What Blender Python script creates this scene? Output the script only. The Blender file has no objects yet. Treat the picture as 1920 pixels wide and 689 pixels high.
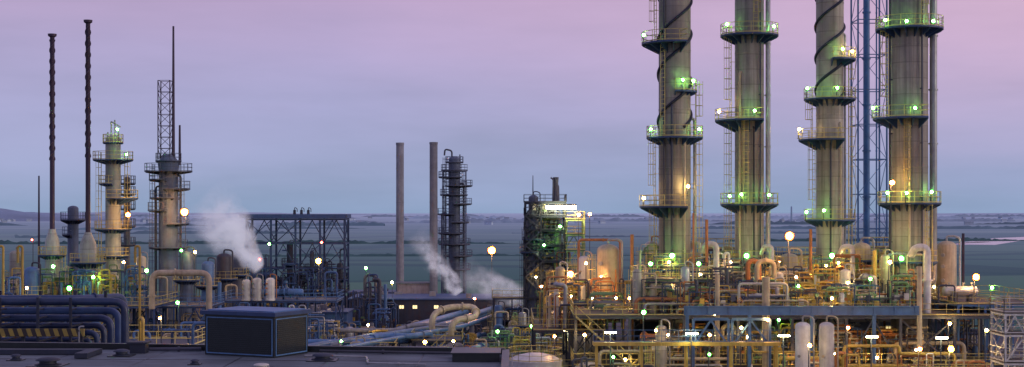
import bpy, math, random
from mathutils import Vector, Matrix, noise
random.seed(11)
R=random.random
U=random.uniform
F=2666.67; H=20.0
def X(u,d): return (u-960)/F*d
def Z(v,d): return H-(v-400)/F*d
scene=bpy.context.scene
COL=scene.collection

# ------------------------------------------------------------------ materials
def nodes(name):
    m=bpy.data.materials.new(name); m.use_nodes=True
    nt=m.node_tree; b=nt.nodes['Principled BSDF']
    return m,nt,b
def mth(nt,op,a,b=None,c=None,clamp=False):
    n=nt.nodes.new('ShaderNodeMath'); n.operation=op; n.use_clamp=clamp
    for i,x in enumerate((a,b,c)):
        if x is None: continue
        if isinstance(x,(int,float)): n.inputs[i].default_value=x
        else: nt.links.new(x,n.inputs[i])
    return n.outputs[0]
def noi(nt,co,scale,detail=4,rough=.6,mapscale=None):
    if mapscale:
        mp=nt.nodes.new('ShaderNodeMapping'); mp.inputs['Scale'].default_value=mapscale
        nt.links.new(co,mp.inputs['Vector']); co=mp.outputs[0]
    n=nt.nodes.new('ShaderNodeTexNoise'); n.inputs['Scale'].default_value=scale
    n.inputs['Detail'].default_value=detail; n.inputs['Roughness'].default_value=rough
    nt.links.new(co,n.inputs['Vector']); return n.outputs['Fac']
def mixc(nt,f,a,b,mode='MIX'):
    n=nt.nodes.new('ShaderNodeMix'); n.data_type='RGBA'; n.blend_type=mode
    def s(x,i):
        if isinstance(x,(tuple,list)): n.inputs[i].default_value=(x[0],x[1],x[2],1)
        elif isinstance(x,(int,float)): n.inputs[i].default_value=x
        else: nt.links.new(x,n.inputs[i])
    s(f,0); s(a,6); s(b,7); return n.outputs[2]
def ramp(nt,f,stops):
    n=nt.nodes.new('ShaderNodeValToRGB'); e=n.color_ramp.elements
    while len(e)<len(stops): e.new(.5)
    for i,(p,c) in enumerate(stops):
        e[i].position=p; e[i].color=(c[0],c[1],c[2],1) if isinstance(c,(tuple,list)) else (c,c,c,1)
    nt.links.new(f,n.inputs[0]); return n.outputs[0]
def steel(name,col,rough=.5,metal=0.0,rust=.35,rcol=(.10,.05,.03),scale=.8,seam=0,vert=(2.2,2.2,.18)):
    m,nt,b=nodes(name)
    tc=nt.nodes.new('ShaderNodeTexCoord').outputs['Object']
    oi=nt.nodes.new('ShaderNodeObjectInfo').outputs['Random']
    ad=nt.nodes.new('ShaderNodeVectorMath'); ad.operation='ADD'
    cmb=nt.nodes.new('ShaderNodeCombineXYZ'); o2=mth(nt,'MULTIPLY',oi,50)
    nt.links.new(o2,cmb.inputs[0]); nt.links.new(tc,ad.inputs[0]); nt.links.new(cmb.outputs[0],ad.inputs[1])
    co=ad.outputs[0]
    n1=noi(nt,co,scale,6,.65)
    n2=noi(nt,co,1.0,5,.7,vert)
    v=mth(nt,'MULTIPLY_ADD',n1,1.2,.4)
    vv=mth(nt,'MULTIPLY',v,mth(nt,'MULTIPLY_ADD',oi,.5,.72))
    c=nt.nodes.new('ShaderNodeVectorMath'); c.operation='SCALE'; c.inputs[0].default_value=col
    nt.links.new(vv,c.inputs['Scale']); c=c.outputs[0]
    f=mth(nt,'MULTIPLY',mth(nt,'MULTIPLY_ADD',n2,4.0,-1.8,True),rust)
    c=mixc(nt,f,c,rcol)
    if seam:
        sp=nt.nodes.new('ShaderNodeSeparateXYZ'); nt.links.new(tc,sp.inputs[0])
        fr=mth(nt,'FRACT',mth(nt,'DIVIDE',sp.outputs[2],seam))
        ln=mth(nt,'LESS_THAN',fr,.06)
        c=mixc(nt,mth(nt,'MULTIPLY',ln,.35),c,(.05,.045,.04))
        fl=mth(nt,'FLOOR',mth(nt,'DIVIDE',sp.outputs[2],seam))
        wn=nt.nodes.new('ShaderNodeTexWhiteNoise'); wn.noise_dimensions='1D'; nt.links.new(fl,wn.inputs['W'])
        c=mixc(nt,mth(nt,'MULTIPLY',wn.outputs['Value'],.3),c,(.12,.115,.105))
        n3=noi(nt,tc,.09,3,.5,(1,1,1)); c=mixc(nt,mth(nt,'MULTIPLY_ADD',n3,2.4,-.95,True),c,(.13,.12,.10))
    nt.links.new(c,b.inputs['Base Color'])
    b.inputs['Roughness'].default_value=rough; b.inputs['Metallic'].default_value=metal
    bp=nt.nodes.new('ShaderNodeBump'); bp.inputs['Strength'].default_value=.25; bp.inputs['Distance'].default_value=.05
    nt.links.new(n1,bp.inputs['Height']); nt.links.new(bp.outputs[0],b.inputs['Normal'])
    return m
def emis(name,col,s):
    m,nt,b=nodes(name)
    b.inputs['Base Color'].default_value=(.8,.8,.8,1)
    b.inputs['Emission Color'].default_value=(*col,1); b.inputs['Emission Strength'].default_value=s
    return m
def plain(name,col):
    m,nt,b=nodes(name); tc=nt.nodes.new('ShaderNodeTexCoord').outputs['Object']; n=noi(nt,tc,6,3)
    nt.links.new(mixc(nt,mth(nt,'MULTIPLY',n,.3),col,(.1,.1,.1)),b.inputs['Base Color']); b.inputs['Roughness'].default_value=.6; return m
SHELL=steel('column_cladding',(.53,.50,.42),.5,0,.85,(.085,.075,.07),.5,1.6,(1.7,1.7,.06))
SHELL2=steel('vessel_cladding',(.54,.54,.45),.5,0,.5,(.16,.14,.10),.6,1.9)
PT=steel('pale_green_white_paint',(.50,.56,.50),.5,0,.5,(.17,.17,.13),.6,1.9)
PALE=steel('pale_paint',(.66,.67,.62),.45,0,.4,(.2,.17,.14))
CREAM=steel('cream_paint',(.56,.49,.33),.45,0,.5,(.16,.10,.06))
ORANGE=steel('orange_primer',(.48,.20,.07),.5,0,.5)
YEL=steel('yellow_paint',(.56,.40,.08),.5,0,.45)
YRAIL=steel('railing_yellow',(.58,.50,.18),.5,0,.3)
GRN=steel('green_paint',(.18,.34,.15),.5,0,.3)
BLUE=steel('blue_steel',(.035,.08,.20),.5,0,.3,(.03,.04,.05))
BLUE2=steel('blue_grey_paint',(.075,.18,.38),.45,0,.3,(.05,.05,.06))
MAST=steel('mast_blue_paint',(.05,.17,.38),.45,0,.3,(.05,.07,.10))
DBLUE=steel('dark_blue_pipe',(.03,.06,.15),.35,0,.3,(.03,.025,.03))
DARK=steel('dark_steel',(.018,.030,.060),.55,0,.3,(.035,.03,.03))
DARK2=steel('weathered_dark_steel',(.06,.072,.105),.55,0,.4,(.05,.04,.04))
SLATE=steel('slate_blue_steel',(.10,.14,.22),.55,0,.45,(.05,.045,.05))
PURP=steel('mast_steel',(.045,.032,.07),.5,0,.4)
GREY=steel('concrete_grey',(.20,.22,.27),.75,0,.5,(.09,.09,.10))
SILV=steel('galvanised_metal',(.42,.45,.46),.35,.4,.3)
ROOFM=steel('roof_membrane',(.11,.15,.18),.75,0,.8,(.045,.06,.08),.35,0,(.25,.6,1))
BLACK=steel('black_panel',(.012,.02,.024),.35,0,.3,(.03,.035,.035),1.2)
LB=steel('pipe_blue_grey',(.10,.24,.46),.35,0,.4,(.06,.09,.14))
EM={'g':emis('lamp_glow_green',(.36,1,.25),120),'w':emis('lamp_glow_warm_white',(1,.66,.24),340),
    'o':emis('lamp_glow_orange',(1,.48,.14),420),'r':emis('lamp_glow_red',(1,.12,.06),40),
    'f':emis('lamp_glow_fluorescent',(1,.90,.45),80),'win':emis('window_glow',(1,.78,.3),1.6)}
HALO={'g':plain('halo_ring_green',(.03,.5,.06)),'w':plain('halo_ring_amber',(.8,.36,.03)),'o':plain('halo_ring_orange',(.85,.13,.01)),'r':plain('halo_ring_red',(.7,.02,.01))}  # colours of the added rings that imitate a halo round each bulb

# ------------------------------------------------------------------ mesh helper
class M:
    def __init__(s): s.v=[]; s.f=[]
    def add(s,vs,fs):
        o=len(s.v); s.v+=[tuple(v) for v in vs]; s.f+=[tuple(i+o for i in f) for f in fs]
    def box(s,x0,x1,y0,y1,z0,z1):
        s.add([(x0,y0,z0),(x1,y0,z0),(x1,y1,z0),(x0,y1,z0),(x0,y0,z1),(x1,y0,z1),(x1,y1,z1),(x0,y1,z1)],
              [(0,3,2,1),(4,5,6,7),(0,1,5,4),(1,2,6,5),(2,3,7,6),(3,0,4,7)])
    def obox(s,c,ax,ay,lx,ly,z0,z1):
        P=[(c[0]+ax[0]*i*lx+ay[0]*j*ly,c[1]+ax[1]*i*lx+ay[1]*j*ly) for i,j in((0,0),(1,0),(1,1),(0,1))]
        s.add([(p[0],p[1],z0) for p in P]+[(p[0],p[1],z1) for p in P],
              [(0,3,2,1),(4,5,6,7),(0,1,5,4),(1,2,6,5),(2,3,7,6),(3,0,4,7)])
    def tube(s,p,q,r,r2=None,n=8,cap=True):
        p=Vector(p);q=Vector(q);r2=r if r2 is None else r2
        t=(q-p); 
        if t.length<1e-5: return
        t.normalize(); up=Vector((0,0,1)) if abs(t.z)<.95 else Vector((0,1,0))
        a=t.cross(up).normalized(); b=a.cross(t)
        off=math.pi/4 if n==4 else 0
        vs=[]
        for c,rr in((p,r),(q,r2)):
            for i in range(n):
                g=2*math.pi*i/n+off; vs.append(c+a*math.cos(g)*rr+b*math.sin(g)*rr)
        fs=[(i,i+n,(i+1)%n+n,(i+1)%n) for i in range(n)]
        if cap: fs+=[tuple(range(n)),tuple(range(2*n-1,n-1,-1))]
        s.add(vs,fs)
    def beam(s,p,q,w): s.tube(p,q,w*.7071,n=4)
    def path(s,pts,r,n=8,bend=None,cap=True):
        P=[Vector(p) for p in pts]; bend=r*3 if bend is None else bend
        Q=[P[0]]
        for i in range(1,len(P)-1):
            a=P[i-1]-P[i]; b=P[i+1]-P[i]; la=a.length; lb=b.length
            k=min(bend,la*.49,lb*.49)
            if bend<=0 or k<1e-4: Q.append(P[i]); continue
            A=P[i]+a/la*k; B=P[i]+b/lb*k
            for j in range(6):
                t=j/5; Q.append(A*(1-t)**2+P[i]*2*t*(1-t)+B*t*t)
        Q.append(P[-1])
        s.sweep(Q,r,n,cap)
    def sweep(s,Q,r,n=8,cap=True):
        k=len(Q); T=[]
        for i in range(k):
            t=Q[min(i+1,k-1)]-Q[max(i-1,0)]
            if t.length<1e-7: t=Vector((0,0,1))
            T.append(t.normalized())
        up=Vector((0,0,1)) if abs(T[0].z)<.9 else Vector((0,1,0))
        a=T[0].cross(up).normalized(); vs=[]
        for i in range(k):
            a=(a-T[i]*a.dot(T[i]))
            a=a.normalized() if a.length>1e-6 else T[i].orthogonal().normalized()
            b=a.cross(T[i]); rr=r[i] if isinstance(r,list) else r
            for j in range(n):
                g=2*math.pi*j/n; vs.append(Q[i]+a*math.cos(g)*rr+b*math.sin(g)*rr)
        fs=[(i*n+j,(i+1)*n+j,(i+1)*n+(j+1)%n,i*n+(j+1)%n) for i in range(k-1) for j in range(n)]
        if cap: fs+=[tuple(range(n)),tuple(range(k*n-1,k*n-n-1,-1))]
        s.add(vs,fs)
    def lathe(s,cx,cy,prof,n=24,sx=1):
        vs=[];k=len(prof)
        for r,z in prof:
            for j in range(n):
                g=2*math.pi*j/n; vs.append((cx+max(r,.001)*math.cos(g)*sx,cy+max(r,.001)*math.sin(g),z))
        fs=[(i*n+j,i*n+(j+1)%n,(i+1)*n+(j+1)%n,(i+1)*n+j) for i in range(k-1) for j in range(n)]
        fs+=[tuple(range(n-1,-1,-1)),tuple(range((k-1)*n,k*n))]
        s.add(vs,fs)
    def ring(s,c,Rm,r,n=14,k=6):
        vs=[];c=Vector(c)
        for i in range(n):
            g=2*math.pi*i/n; o=Vector((math.cos(g),0,math.sin(g)))
            for j in range(k):
                h=2*math.pi*j/k; vs.append(c+o*(Rm+r*math.cos(h))+Vector((0,r*math.sin(h),0)))
        s.add(vs,[(i*k+j,i*k+(j+1)%k,((i+1)%n)*k+(j+1)%k,((i+1)%n)*k+j) for i in range(n) for j in range(k)])
    def lathex(s,c,ax,prof,n=16):
        ax=Vector(ax).normalized(); c=Vector(c); a=ax.cross(Vector((0,0,1))).normalized(); b=Vector((0,0,1))
        vs=[];k=len(prof)
        for r,t in prof:
            for j in range(n):
                g=2*math.pi*j/n; vs.append(c+ax*t+(a*math.cos(g)+b*math.sin(g))*max(r,.001))
        fs=[(i*n+j,i*n+(j+1)%n,(i+1)*n+(j+1)%n,(i+1)*n+j) for i in range(k-1) for j in range(n)]
        fs+=[tuple(range(n-1,-1,-1)),tuple(range((k-1)*n,k*n))]
        s.add(vs,fs)
def mk(name,m,mat,base):
    me=bpy.data.meshes.new(name)
    bx,by,bz=base
    me.from_pydata([(x-bx,y-by,z-bz) for x,y,z in m.v],[],m.f); me.update()
    me.polygons.foreach_set('use_smooth',[True]*len(me.polygons))
    me.set_sharp_from_angle(angle=math.radians(38))
    me.materials.append(mat)
    o=bpy.data.objects.new(name,me); COL.objects.link(o); return o
def thing(name,label,cat,base,parts,group=None,kind=None):
    parts=[p for p in parts if p[1] is not None and len(p[1].v)]
    if len(parts)==1 and len(parts[0])<4:
        o=mk(name,parts[0][1],parts[0][2],base); o.location=base
    else:
        o=bpy.data.objects.new(name,None); o.empty_display_size=.5; COL.objects.link(o); o.location=base
        for p in parts:
            c=mk(p[0],p[1],p[2],base); c.parent=o
            if len(p)>3:
                for q in p[3]:
                    if len(q[1].v):
                        g=mk(q[0],q[1],q[2],base); g.parent=c
    if kind: o['kind']=kind
    if not kind or kind=='stuff':
        w=label.split(); o['label']=' '.join(w[:12]); o['category']=cat
    if group: o['group']=group
    return o

# ------------------------------------------------------------------ generic pieces
def rail_line(m,pts,h=1.1,r=.035,closed=False,step=1.5):
    P=[Vector(p) for p in pts]
    if closed: P.append(P[0])
    for a,b in zip(P,P[1:]):
        L=(b-a).length; k=max(1,round(L/step))
        for i in range(k+1):
            q=a.lerp(b,i/k); m.tube(q,q+Vector((0,0,h)),r,n=4)
        for hh in(h,h*.52): m.tube(a+Vector((0,0,hh)),b+Vector((0,0,hh)),r*1.05,n=4)
        m.tube(a+Vector((0,0,.1)),b+Vector((0,0,.1)),r*1.7,n=4)
def sector(deck,rail,cx,cy,r,Ro,z,a0,a1,rr=.035,th=.16,gus=.55):
    full=(a1-a0)>=359
    n=max(8,int((a1-a0)/12)); A=[math.radians(a0+(a1-a0)*i/n) for i in range(n+1)]
    vs=[]
    for a in A:
        c,s_=math.cos(a),math.sin(a)
        vs+=[(cx+c*r,cy+s_*r,z),(cx+c*Ro,cy+s_*Ro,z),(cx+c*Ro,cy+s_*Ro,z-th),(cx+c*r,cy+s_*r,z-th)]
    fs=[]
    for i in range(n):
        o=i*4
        for j in range(4): fs.append((o+j,o+(j+1)%4,o+4+(j+1)%4,o+4+j))
    if not full: fs+=[(3,2,1,0),(n*4,n*4+1,n*4+2,n*4+3)]
    deck.add(vs,fs)
    k=max(4,int((a1-a0)/(22 if gus>.3 else 45)))
    for i in range(k+(0 if full else 1)):
        a=math.radians(a0+(a1-a0)*i/k); c,s_=math.cos(a),math.sin(a); t=Vector((-s_,c,0))*.05
        P=[Vector((cx+c*(Ro-.06),cy+s_*(Ro-.06),z-th-.005)),Vector((cx+c*r*.98,cy+s_*r*.98,z-th-.005)),Vector((cx+c*r*.98,cy+s_*r*.98,z-th-(Ro-r)*gus)),Vector((cx+c*(Ro-.1),cy+s_*(Ro-.1),z-th-.1))]
        deck.add([p-t for p in P]+[p+t for p in P],[(3,2,1,0),(4,5,6,7)]+[(j,(j+1)%4,(j+1)%4+4,j+4) for j in range(4)])
    pr=[Vector((cx+math.cos(a)*(Ro-.04),cy+math.sin(a)*(Ro-.04),z)) for a in A]
    for i,q in enumerate(pr):
        if i%2==0: rail.tube(q,q+Vector((0,0,1.15)),rr,n=4)
    for hh in(1.15,.62): 
        for a,b in zip(pr,pr[1:]): rail.tube(a+Vector((0,0,hh)),b+Vector((0,0,hh)),rr,n=4,cap=False)
    for a,b in zip(pr,pr[1:]): rail.tube(a+Vector((0,0,.1)),b+Vector((0,0,.1)),rr*1.5,n=4,cap=False)
    if not full:
        for a in (A[0],A[-1]):
            p=Vector((cx+math.cos(a)*r,cy+math.sin(a)*r,z)); q=Vector((cx+math.cos(a)*Ro,cy+math.sin(a)*Ro,z))
            for hh in(1.15,.62): rail.tube(p+Vector((0,0,hh)),q+Vector((0,0,hh)),rr,n=4)
def ladder(m,x,y,z0,z1,ang,cage=True,rr=.04,sp=.45):
    a=math.radians(ang); o=Vector((math.cos(a),math.sin(a),0)); t=Vector((-o.y,o.x,0)); c=Vector((x,y,0))
    for s_ in(-.26,.26):
        m.tube(c+t*s_+Vector((0,0,z0)),c+t*s_+Vector((0,0,z1+1)),rr,n=4)
    z=z0+.3
    while z<z1: m.tube(c-t*.26+Vector((0,0,z)),c+t*.26+Vector((0,0,z)),rr*.7,n=4); z+=sp
    z=z0+.6
    while z<z1:
        m.tube(c+Vector((0,0,z)),c-o*.5+Vector((0,0,z)),rr*.8,n=4); z+=2.8
    if cage:
        z=z0+2.2
        B=[c+t*(.38*math.cos(g))+o*(.72*math.sin(g)) for g in [math.pi*i/6 for i in range(7)]]
        while z<z1+1:
            for p,q in zip(B,B[1:]): m.tube(p+Vector((0,0,z)),q+Vector((0,0,z)),rr*.8,n=4,cap=False)
            z+=1.1
        for i in(1,3,5): m.tube(B[i]+Vector((0,0,z0+2.2)),B[i]+Vector((0,0,z1+1)),rr*.7,n=4)
def dome(r,z0,h=None,k=6,up=True):
    h=r*.5 if h is None else h
    return [(r*math.cos(math.pi/2*i/k),z0+h*math.sin(math.pi/2*i/k)) for i in range(k+1)]
def column(name,label,x,y,r,zt,plats,mat,z0=0,spiral=None,sidepipe=None,ladders=(),platmat=BLUE,railmat=YRAIL,cat='column',group=None,extra=None,rr=.04,th=.16,gus=.55):
    sh=M()
    prof=[(r*1.12,z0),(r*1.12,z0+.5),(r*1.04,z0+.55),(r*1.0,z0+3)]
    z=z0+6
    while z<zt-1:
        prof+=[(r,z),(r*1.015,z+.02),(r*1.015,z+.16),(r,z+.18)]; z+=6.2
    prof+=dome(r,zt,r*.6)
    sh.lathe(x,y,prof,32)
    parts=[('shell',sh,mat)]
    for (z,a0,a1,Ro) in plats:
        d=M();rl=M(); sector(d,rl,x,y,r*1.0,Ro,z,a0,a1,rr,th,gus)
        parts.append(('platform',d,platmat,[('railing',rl,railmat)]))
    if spiral:
        for ph in spiral[3]:
            sp=M(); Q=[]
            k=int((spiral[1]-spiral[0])*5)
            for i in range(k+1):
                z=spiral[0]+(spiral[1]-spiral[0])*i/k; g=ph+2*math.pi*z/spiral[2]
                Q.append(Vector((x+math.cos(g)*r*1.03,y+math.sin(g)*r*1.03,z)))
            sp.sweep(Q,.17,6)
            parts.append(('spiral_strake',sp,DARK))
    for (dx,dy,pr,za,zb,mt) in (sidepipe or ()):
        pm=M(); pm.path([(x+dx*.6,y+dy*.6,zb),(x+dx,y+dy,zb),(x+dx,y+dy,za),(x+dx*.6,y+dy*.6,za)],pr,12,bend=pr*3)
        z=za+3
        while z<zb: pm.tube((x+dx,y+dy,z),(x+dx,y+dy,z+.15),pr*1.25,n=12); pm.beam((x+dx,y+dy,z+.07),(x,y,z+.07),.1); z+=5.5
        parts.append(('side_pipe',pm,mt))
    for (ang,za,zb,cg) in ladders:
        lm=M(); a=math.radians(ang); q=r+.55
        ladder(lm,x+math.cos(a)*q,y+math.sin(a)*q,za,zb,ang,cg,rr=rr)
        parts.append(('ladder',lm,railmat))
    if extra: parts+=extra
    return thing(name,label,cat,(x,y,z0),parts,group)
def pipe(pts,r,mat,label,valve=False,group='process pipes',n=10,flange=True,name='pipe'):
    m=M(); m.path(pts,r,n,bend=r*3.0)
    if flange:
        for a,b in zip(pts,pts[1:]):
            a=Vector(a);b=Vector(b);L=(b-a).length
            if L>2.2*r+1.0:
                d=(b-a).normalized(); q=a+d*(L*U(.35,.65)); m.tube(q-d*.06,q+d*.06,r*1.5,n=n)
    parts=[('run',m,mat)]
    if valve:
        a=Vector(pts[0]);b=Vector(pts[1]); q=a.lerp(b,.45); vm=M()
        vm.tube(q,q+Vector((0,-r-.45,0)),r*.45,n=8)
        vm.ring(q+Vector((0,-r-.45,0)),.24,.035,10,4)
        vm.beam(q+Vector((-.24,-r-.45,0)),q+Vector((.24,-r-.45,0)),.05); parts.append(('valve',vm,ORANGE))
    return thing(name,label,'pipe',tuple(pts[0]),parts,group)
MN={CREAM.name:'cream',PALE.name:'pale grey',SILV.name:'silver',ORANGE.name:'orange',BLUE2.name:'blue',YEL.name:'yellow',GREY.name:'grey',DARK2.name:'dark',BLUE.name:'blue',DBLUE.name:'dark blue',GRN.name:'green',DARK.name:'dark',PURP.name:'dark',SHELL2.name:'beige',LB.name:'blue grey',SLATE.name:'slate'}
def clutter_pipes(n,x0,x1,y0,y1,z0,za,zb,pal,where,rs=(.06,.14)):
    for _ in range(n):
        x=U(x0,x1);y=U(y0,y1);r=U(*rs) if R()<.85 else rs[1]*1.5; mt=random.choice(pal); z1=U(za,zb); k=R()
        L=U(.5,2.0)*random.choice((-1,1)); L=max(x0-x,min(x1-x,L))
        if k<.3: pts=[(x,y,z0),(x,y,z1),(x+L,y,z1),(x+L,y,z0+U(.3,.5)*(z1-z0))]; s='bent over at its top'
        elif k<.5: pts=[(x,y,z0),(x,y,z1),(x+L,y,z1),(x+L,y+U(1,3),z1)]; s='turning back'
        elif k<.75: pts=[(x,y,z0),(x,y,z1)]; s='standing upright'
        else:
            L2=U(3,8); xb=min(x1,x+L2); pts=[(x,y,z0),(x,y,z0+(z1-z0)*.5),(xb,y,z0+(z1-z0)*.5),(xb,y,z0)]; s='running low'
        pipe(pts,r,mt,f"{MN[mt.name]} process pipe {s} {where}",valve=R()<.35)
def manifold(x,y,z0,w,h,mts,where,dep=1.6,r0=.045,r1=.10):
    ma,mb=random.choice(mts),random.choice(mts)
    p1=M();p2=M();fr=M();vs_=[]
    vmat=random.choice((ORANGE,DARK2,GRN,YEL))
    nv=random.randint(4,7)
    xs_=[x+w*(i+U(.1,.9))/nv for i in range(nv)]
    for i,xx in enumerate(xs_):
        yy=y+U(0,dep); r=U(r0,r1)*(1.7 if R()<.15 else 1); zt=z0+h*U(.45,1); m=random.choice((p1,p2))
        xe=random.choice(xs_); ye=yy+U(-.4,.4)
        m.path([(xx,yy,z0),(xx,yy,zt),(xe+.01,yy,zt),(xe+.01,ye,zt-h*U(.1,.4))],r,8)
        if R()<.7:
            vm=M(); q=Vector((xx,yy,z0+(zt-z0)*U(.3,.8))); vm.tube(q-Vector((0,0,.14)),q+Vector((0,0,.14)),r*2.1,n=8); vm.tube(q,q+Vector((0,-.4,0)),.03,n=5); vm.tube(q+Vector((0,-.4,0)),q+Vector((0,-.44,0)),.17,n=10); vs_.append(('valve',vm,vmat))
    for i in range(random.randint(4,7)):
        zz=z0+h*U(.12,.95); yy=y+U(0,dep); r=U(r0,r1); m=random.choice((p1,p2)); a=x+U(0,w*.3); b=x+w-U(0,w*.3)
        m.path([(a,yy,zz-U(.3,.9)),(a,yy,zz),(b,yy,zz),(b,yy+U(.2,.8),zz)],r,8)
        q=a+(b-a)*R(); m.tube((q-.05,yy,zz),(q+.05,yy,zz),r*1.7,n=8)
    for xx in(x,x+w): 
        for yy in(y,y+dep): fr.beam((xx,yy,z0),(xx,yy,z0+h*.8),.09)
    for k in(.4,.8):
        fr.beam((x,y,z0+h*k),(x+w,y,z0+h*k),.08); fr.beam((x,y+dep,z0+h*k),(x+w,y+dep,z0+h*k),.08); fr.beam((x,y,z0+h*k-.1),(x,y+dep,z0+h*k-.1),.07); fr.beam((x+w,y,z0+h*k-.1),(x+w,y+dep,z0+h*k-.1),.07)
    bx=x+U(.2,w-.6); bb=M(); bb.box(bx,bx+.45,y-.12,y+.1,z0+h*.35,z0+h*.35+.6)
    parts=[('piping',p1,ma),('piping',p2,mb),('instrument_box',bb,random.choice((PALE,DARK2,YEL))),('support_frame',fr,random.choice((DARK2,BLUE,DARK2,YEL)))]
    if R()<.45:
        v_=M(); r=U(.22,.42); cx=x+U(.5,w-.5); hh=h*U(.4,.75); v_.lathe(cx,y+dep*.5,[(r*.9,z0),(r,z0+.3),(r,z0+hh-r*.6)]+dome(r,z0+hh-r*.6+.001,r*.6)[1:],14); parts.append(('vessel',v_,random.choice((CREAM,SILV,PALE,GRN)) if ma not in(BLUE,BLUE2,DARK2) else LB))
    thing('pipe_manifold',f"cluster of thin {MN[ma.name]} and {MN[mb.name]} piping {where}",'pipework',(x,y,z0),parts+vs_)
def manifolds(n,x0,x1,y0,y1,z0,h0,h1,mts,where,**k):
    for i in range(n):
        w=U(1.8,3.8); manifold(x0+(x1-x0-w)*((i+R())/n),U(y0,y1),z0,w,U(h0,h1),mts,where,**k)
def vessel(x,y,r,z0,h,mat,label,plat=True,legs=False,cone=False,rm=YRAIL,lad=True):
    m=M(); zb=z0+(1.2 if legs else .0)
    pr=[(r*1.1,z0),(r*1.1,z0+.2),(r*.98,z0+.25),(r,z0+.8)] if not legs else [(r*.1,zb-.0),(r*.7,zb+.1),(r,zb+.45)]
    if cone: pr+=[(r,z0+h*.82),(r*.45,z0+h*.97),(r*.3,z0+h)]
    else: pr+=[(r,z0+h-r*.6)]+dome(r,z0+h-r*.6+.001,r*.6)[1:]
    m.lathe(x,y,pr,24)
    nz=M(); nz.path([(x,y,z0+h-.1),(x,y,z0+h+.5),(x+r*.8,y-r*.3,z0+h+.5),(x+r+.25,y-r*.4,z0+h+.3),(x+r+.25,y-r*.4,z0+.4)],max(.07,r*.11),8)
    for k in(.3,.55,.75): nz.tube((x,y,z0+h*k),(x-r*.75,y-r-.1,z0+h*k),r*.12,n=8); nz.tube((x-r*.66,y-r*.93,z0+h*k),(x-r*.75,y-r-.12,z0+h*k),r*.2,n=8)
    parts=[('shell',m,mat),('nozzle_piping',nz,random.choice((SILV,CREAM,ORANGE)) if mat not in(DARK,DARK2,BLUE,BLUE2,SLATE) else DARK2)]
    if plat:
        d=M();rl=M(); sector(d,rl,x,y,r,r+.95,z0+h*.72,0,360); parts.append(('platform',d,BLUE,[('railing',rl,rm)]))
    if lad:
        lm=M(); ladder(lm,x-r-.3,y-.2,z0,z0+h*.75,200,h>5); parts.append(('ladder',lm,rm))
    return thing('process_vessel',label,'tank',(x,y,z0),parts)
def drum(x,y,z,r,L,ang,mat,label):
    a=math.radians(ang);ax=Vector((math.cos(a),math.sin(a),0)); m=M()
    pr=[(r*math.sin(math.pi/2*i/5),-L/2-r*.5*math.cos(math.pi/2*i/5)) for i in range(6)]
    pr+=[(r,-L*.3),(r*1.14,-L*.3+.01),(r*1.14,-L*.3+.18),(r,-L*.3+.19)]
    pr+=[(r*math.cos(math.pi/2*i/5),L/2+r*.5*math.sin(math.pi/2*i/5)) for i in range(6)]
    m.lathex((x,y,z+r+.5),ax,pr,18)
    parts=[('shell',m,mat)]; t=Vector((-ax.y,ax.x,0))
    for k in(-.3,.3):
        s=M(); c=Vector((x,y,0))+ax*L*k
        p=c-t*r*.8-ax*.15; s.obox(p,ax,t,.3,r*1.6,z,z+.75); parts.append(('saddle',s,DARK2))
    for k in(-.35,.1,.38):
        nz=M(); c=Vector((x,y,z+r+.5))+ax*L*k; nz.tube(c,c+Vector((0,0,r+.35)),r*.17,n=8); nz.tube(c+Vector((0,0,r+.28)),c+Vector((0,0,r+.37)),r*.28,n=8); parts.append(('nozzle',nz,mat))
    return thing('heat_exchanger',label,'tank',(x,y,z),parts)
def frame_mesh(xs,ys,zs,z0=0,w=.28,brace=.4,seed=1,bw=.14):
    rn=random.Random(seed); f=M()
    for x in xs:
        for y in ys: f.beam((x,y,z0),(x,y,zs[-1]),w)
    for z in zs:
        for y in ys: f.beam((xs[0],y,z-w*.52),(xs[-1],y,z-w*.52),w*.9)
        for x in xs: f.beam((x,ys[0],z-w*.57),(x,ys[-1],z-w*.57),w*.8)
    lev=[z0]+list(zs)
    for y in ys:
        for a,b in zip(xs,xs[1:]):
            for l,h in zip(lev,lev[1:]):
                if rn.random()<brace:
                    k=rn.random(); c=(a+b)/2
                    if k<.4: f.beam((a,y,l),(b,y+.01,h-w),bw); 
                    if k<.25: f.beam((b,y+.17,l),(a,y+.18,h-w),bw)
                    if k>=.4: f.beam((a,y,l),(c,y,h-w),bw); f.beam((b,y,l),(c,y+.01,h-w),bw)
    for x in (xs[0],xs[-1]):
        for a,b in zip(ys,ys[1:]):
            for l,h in zip(lev,lev[1:]):
                if rn.random()<brace: f.beam((x,a,l),(x,b,h-w),bw); f.beam((x+.15,b,l),(x+.15,a,h-w),bw)
    return f
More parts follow.
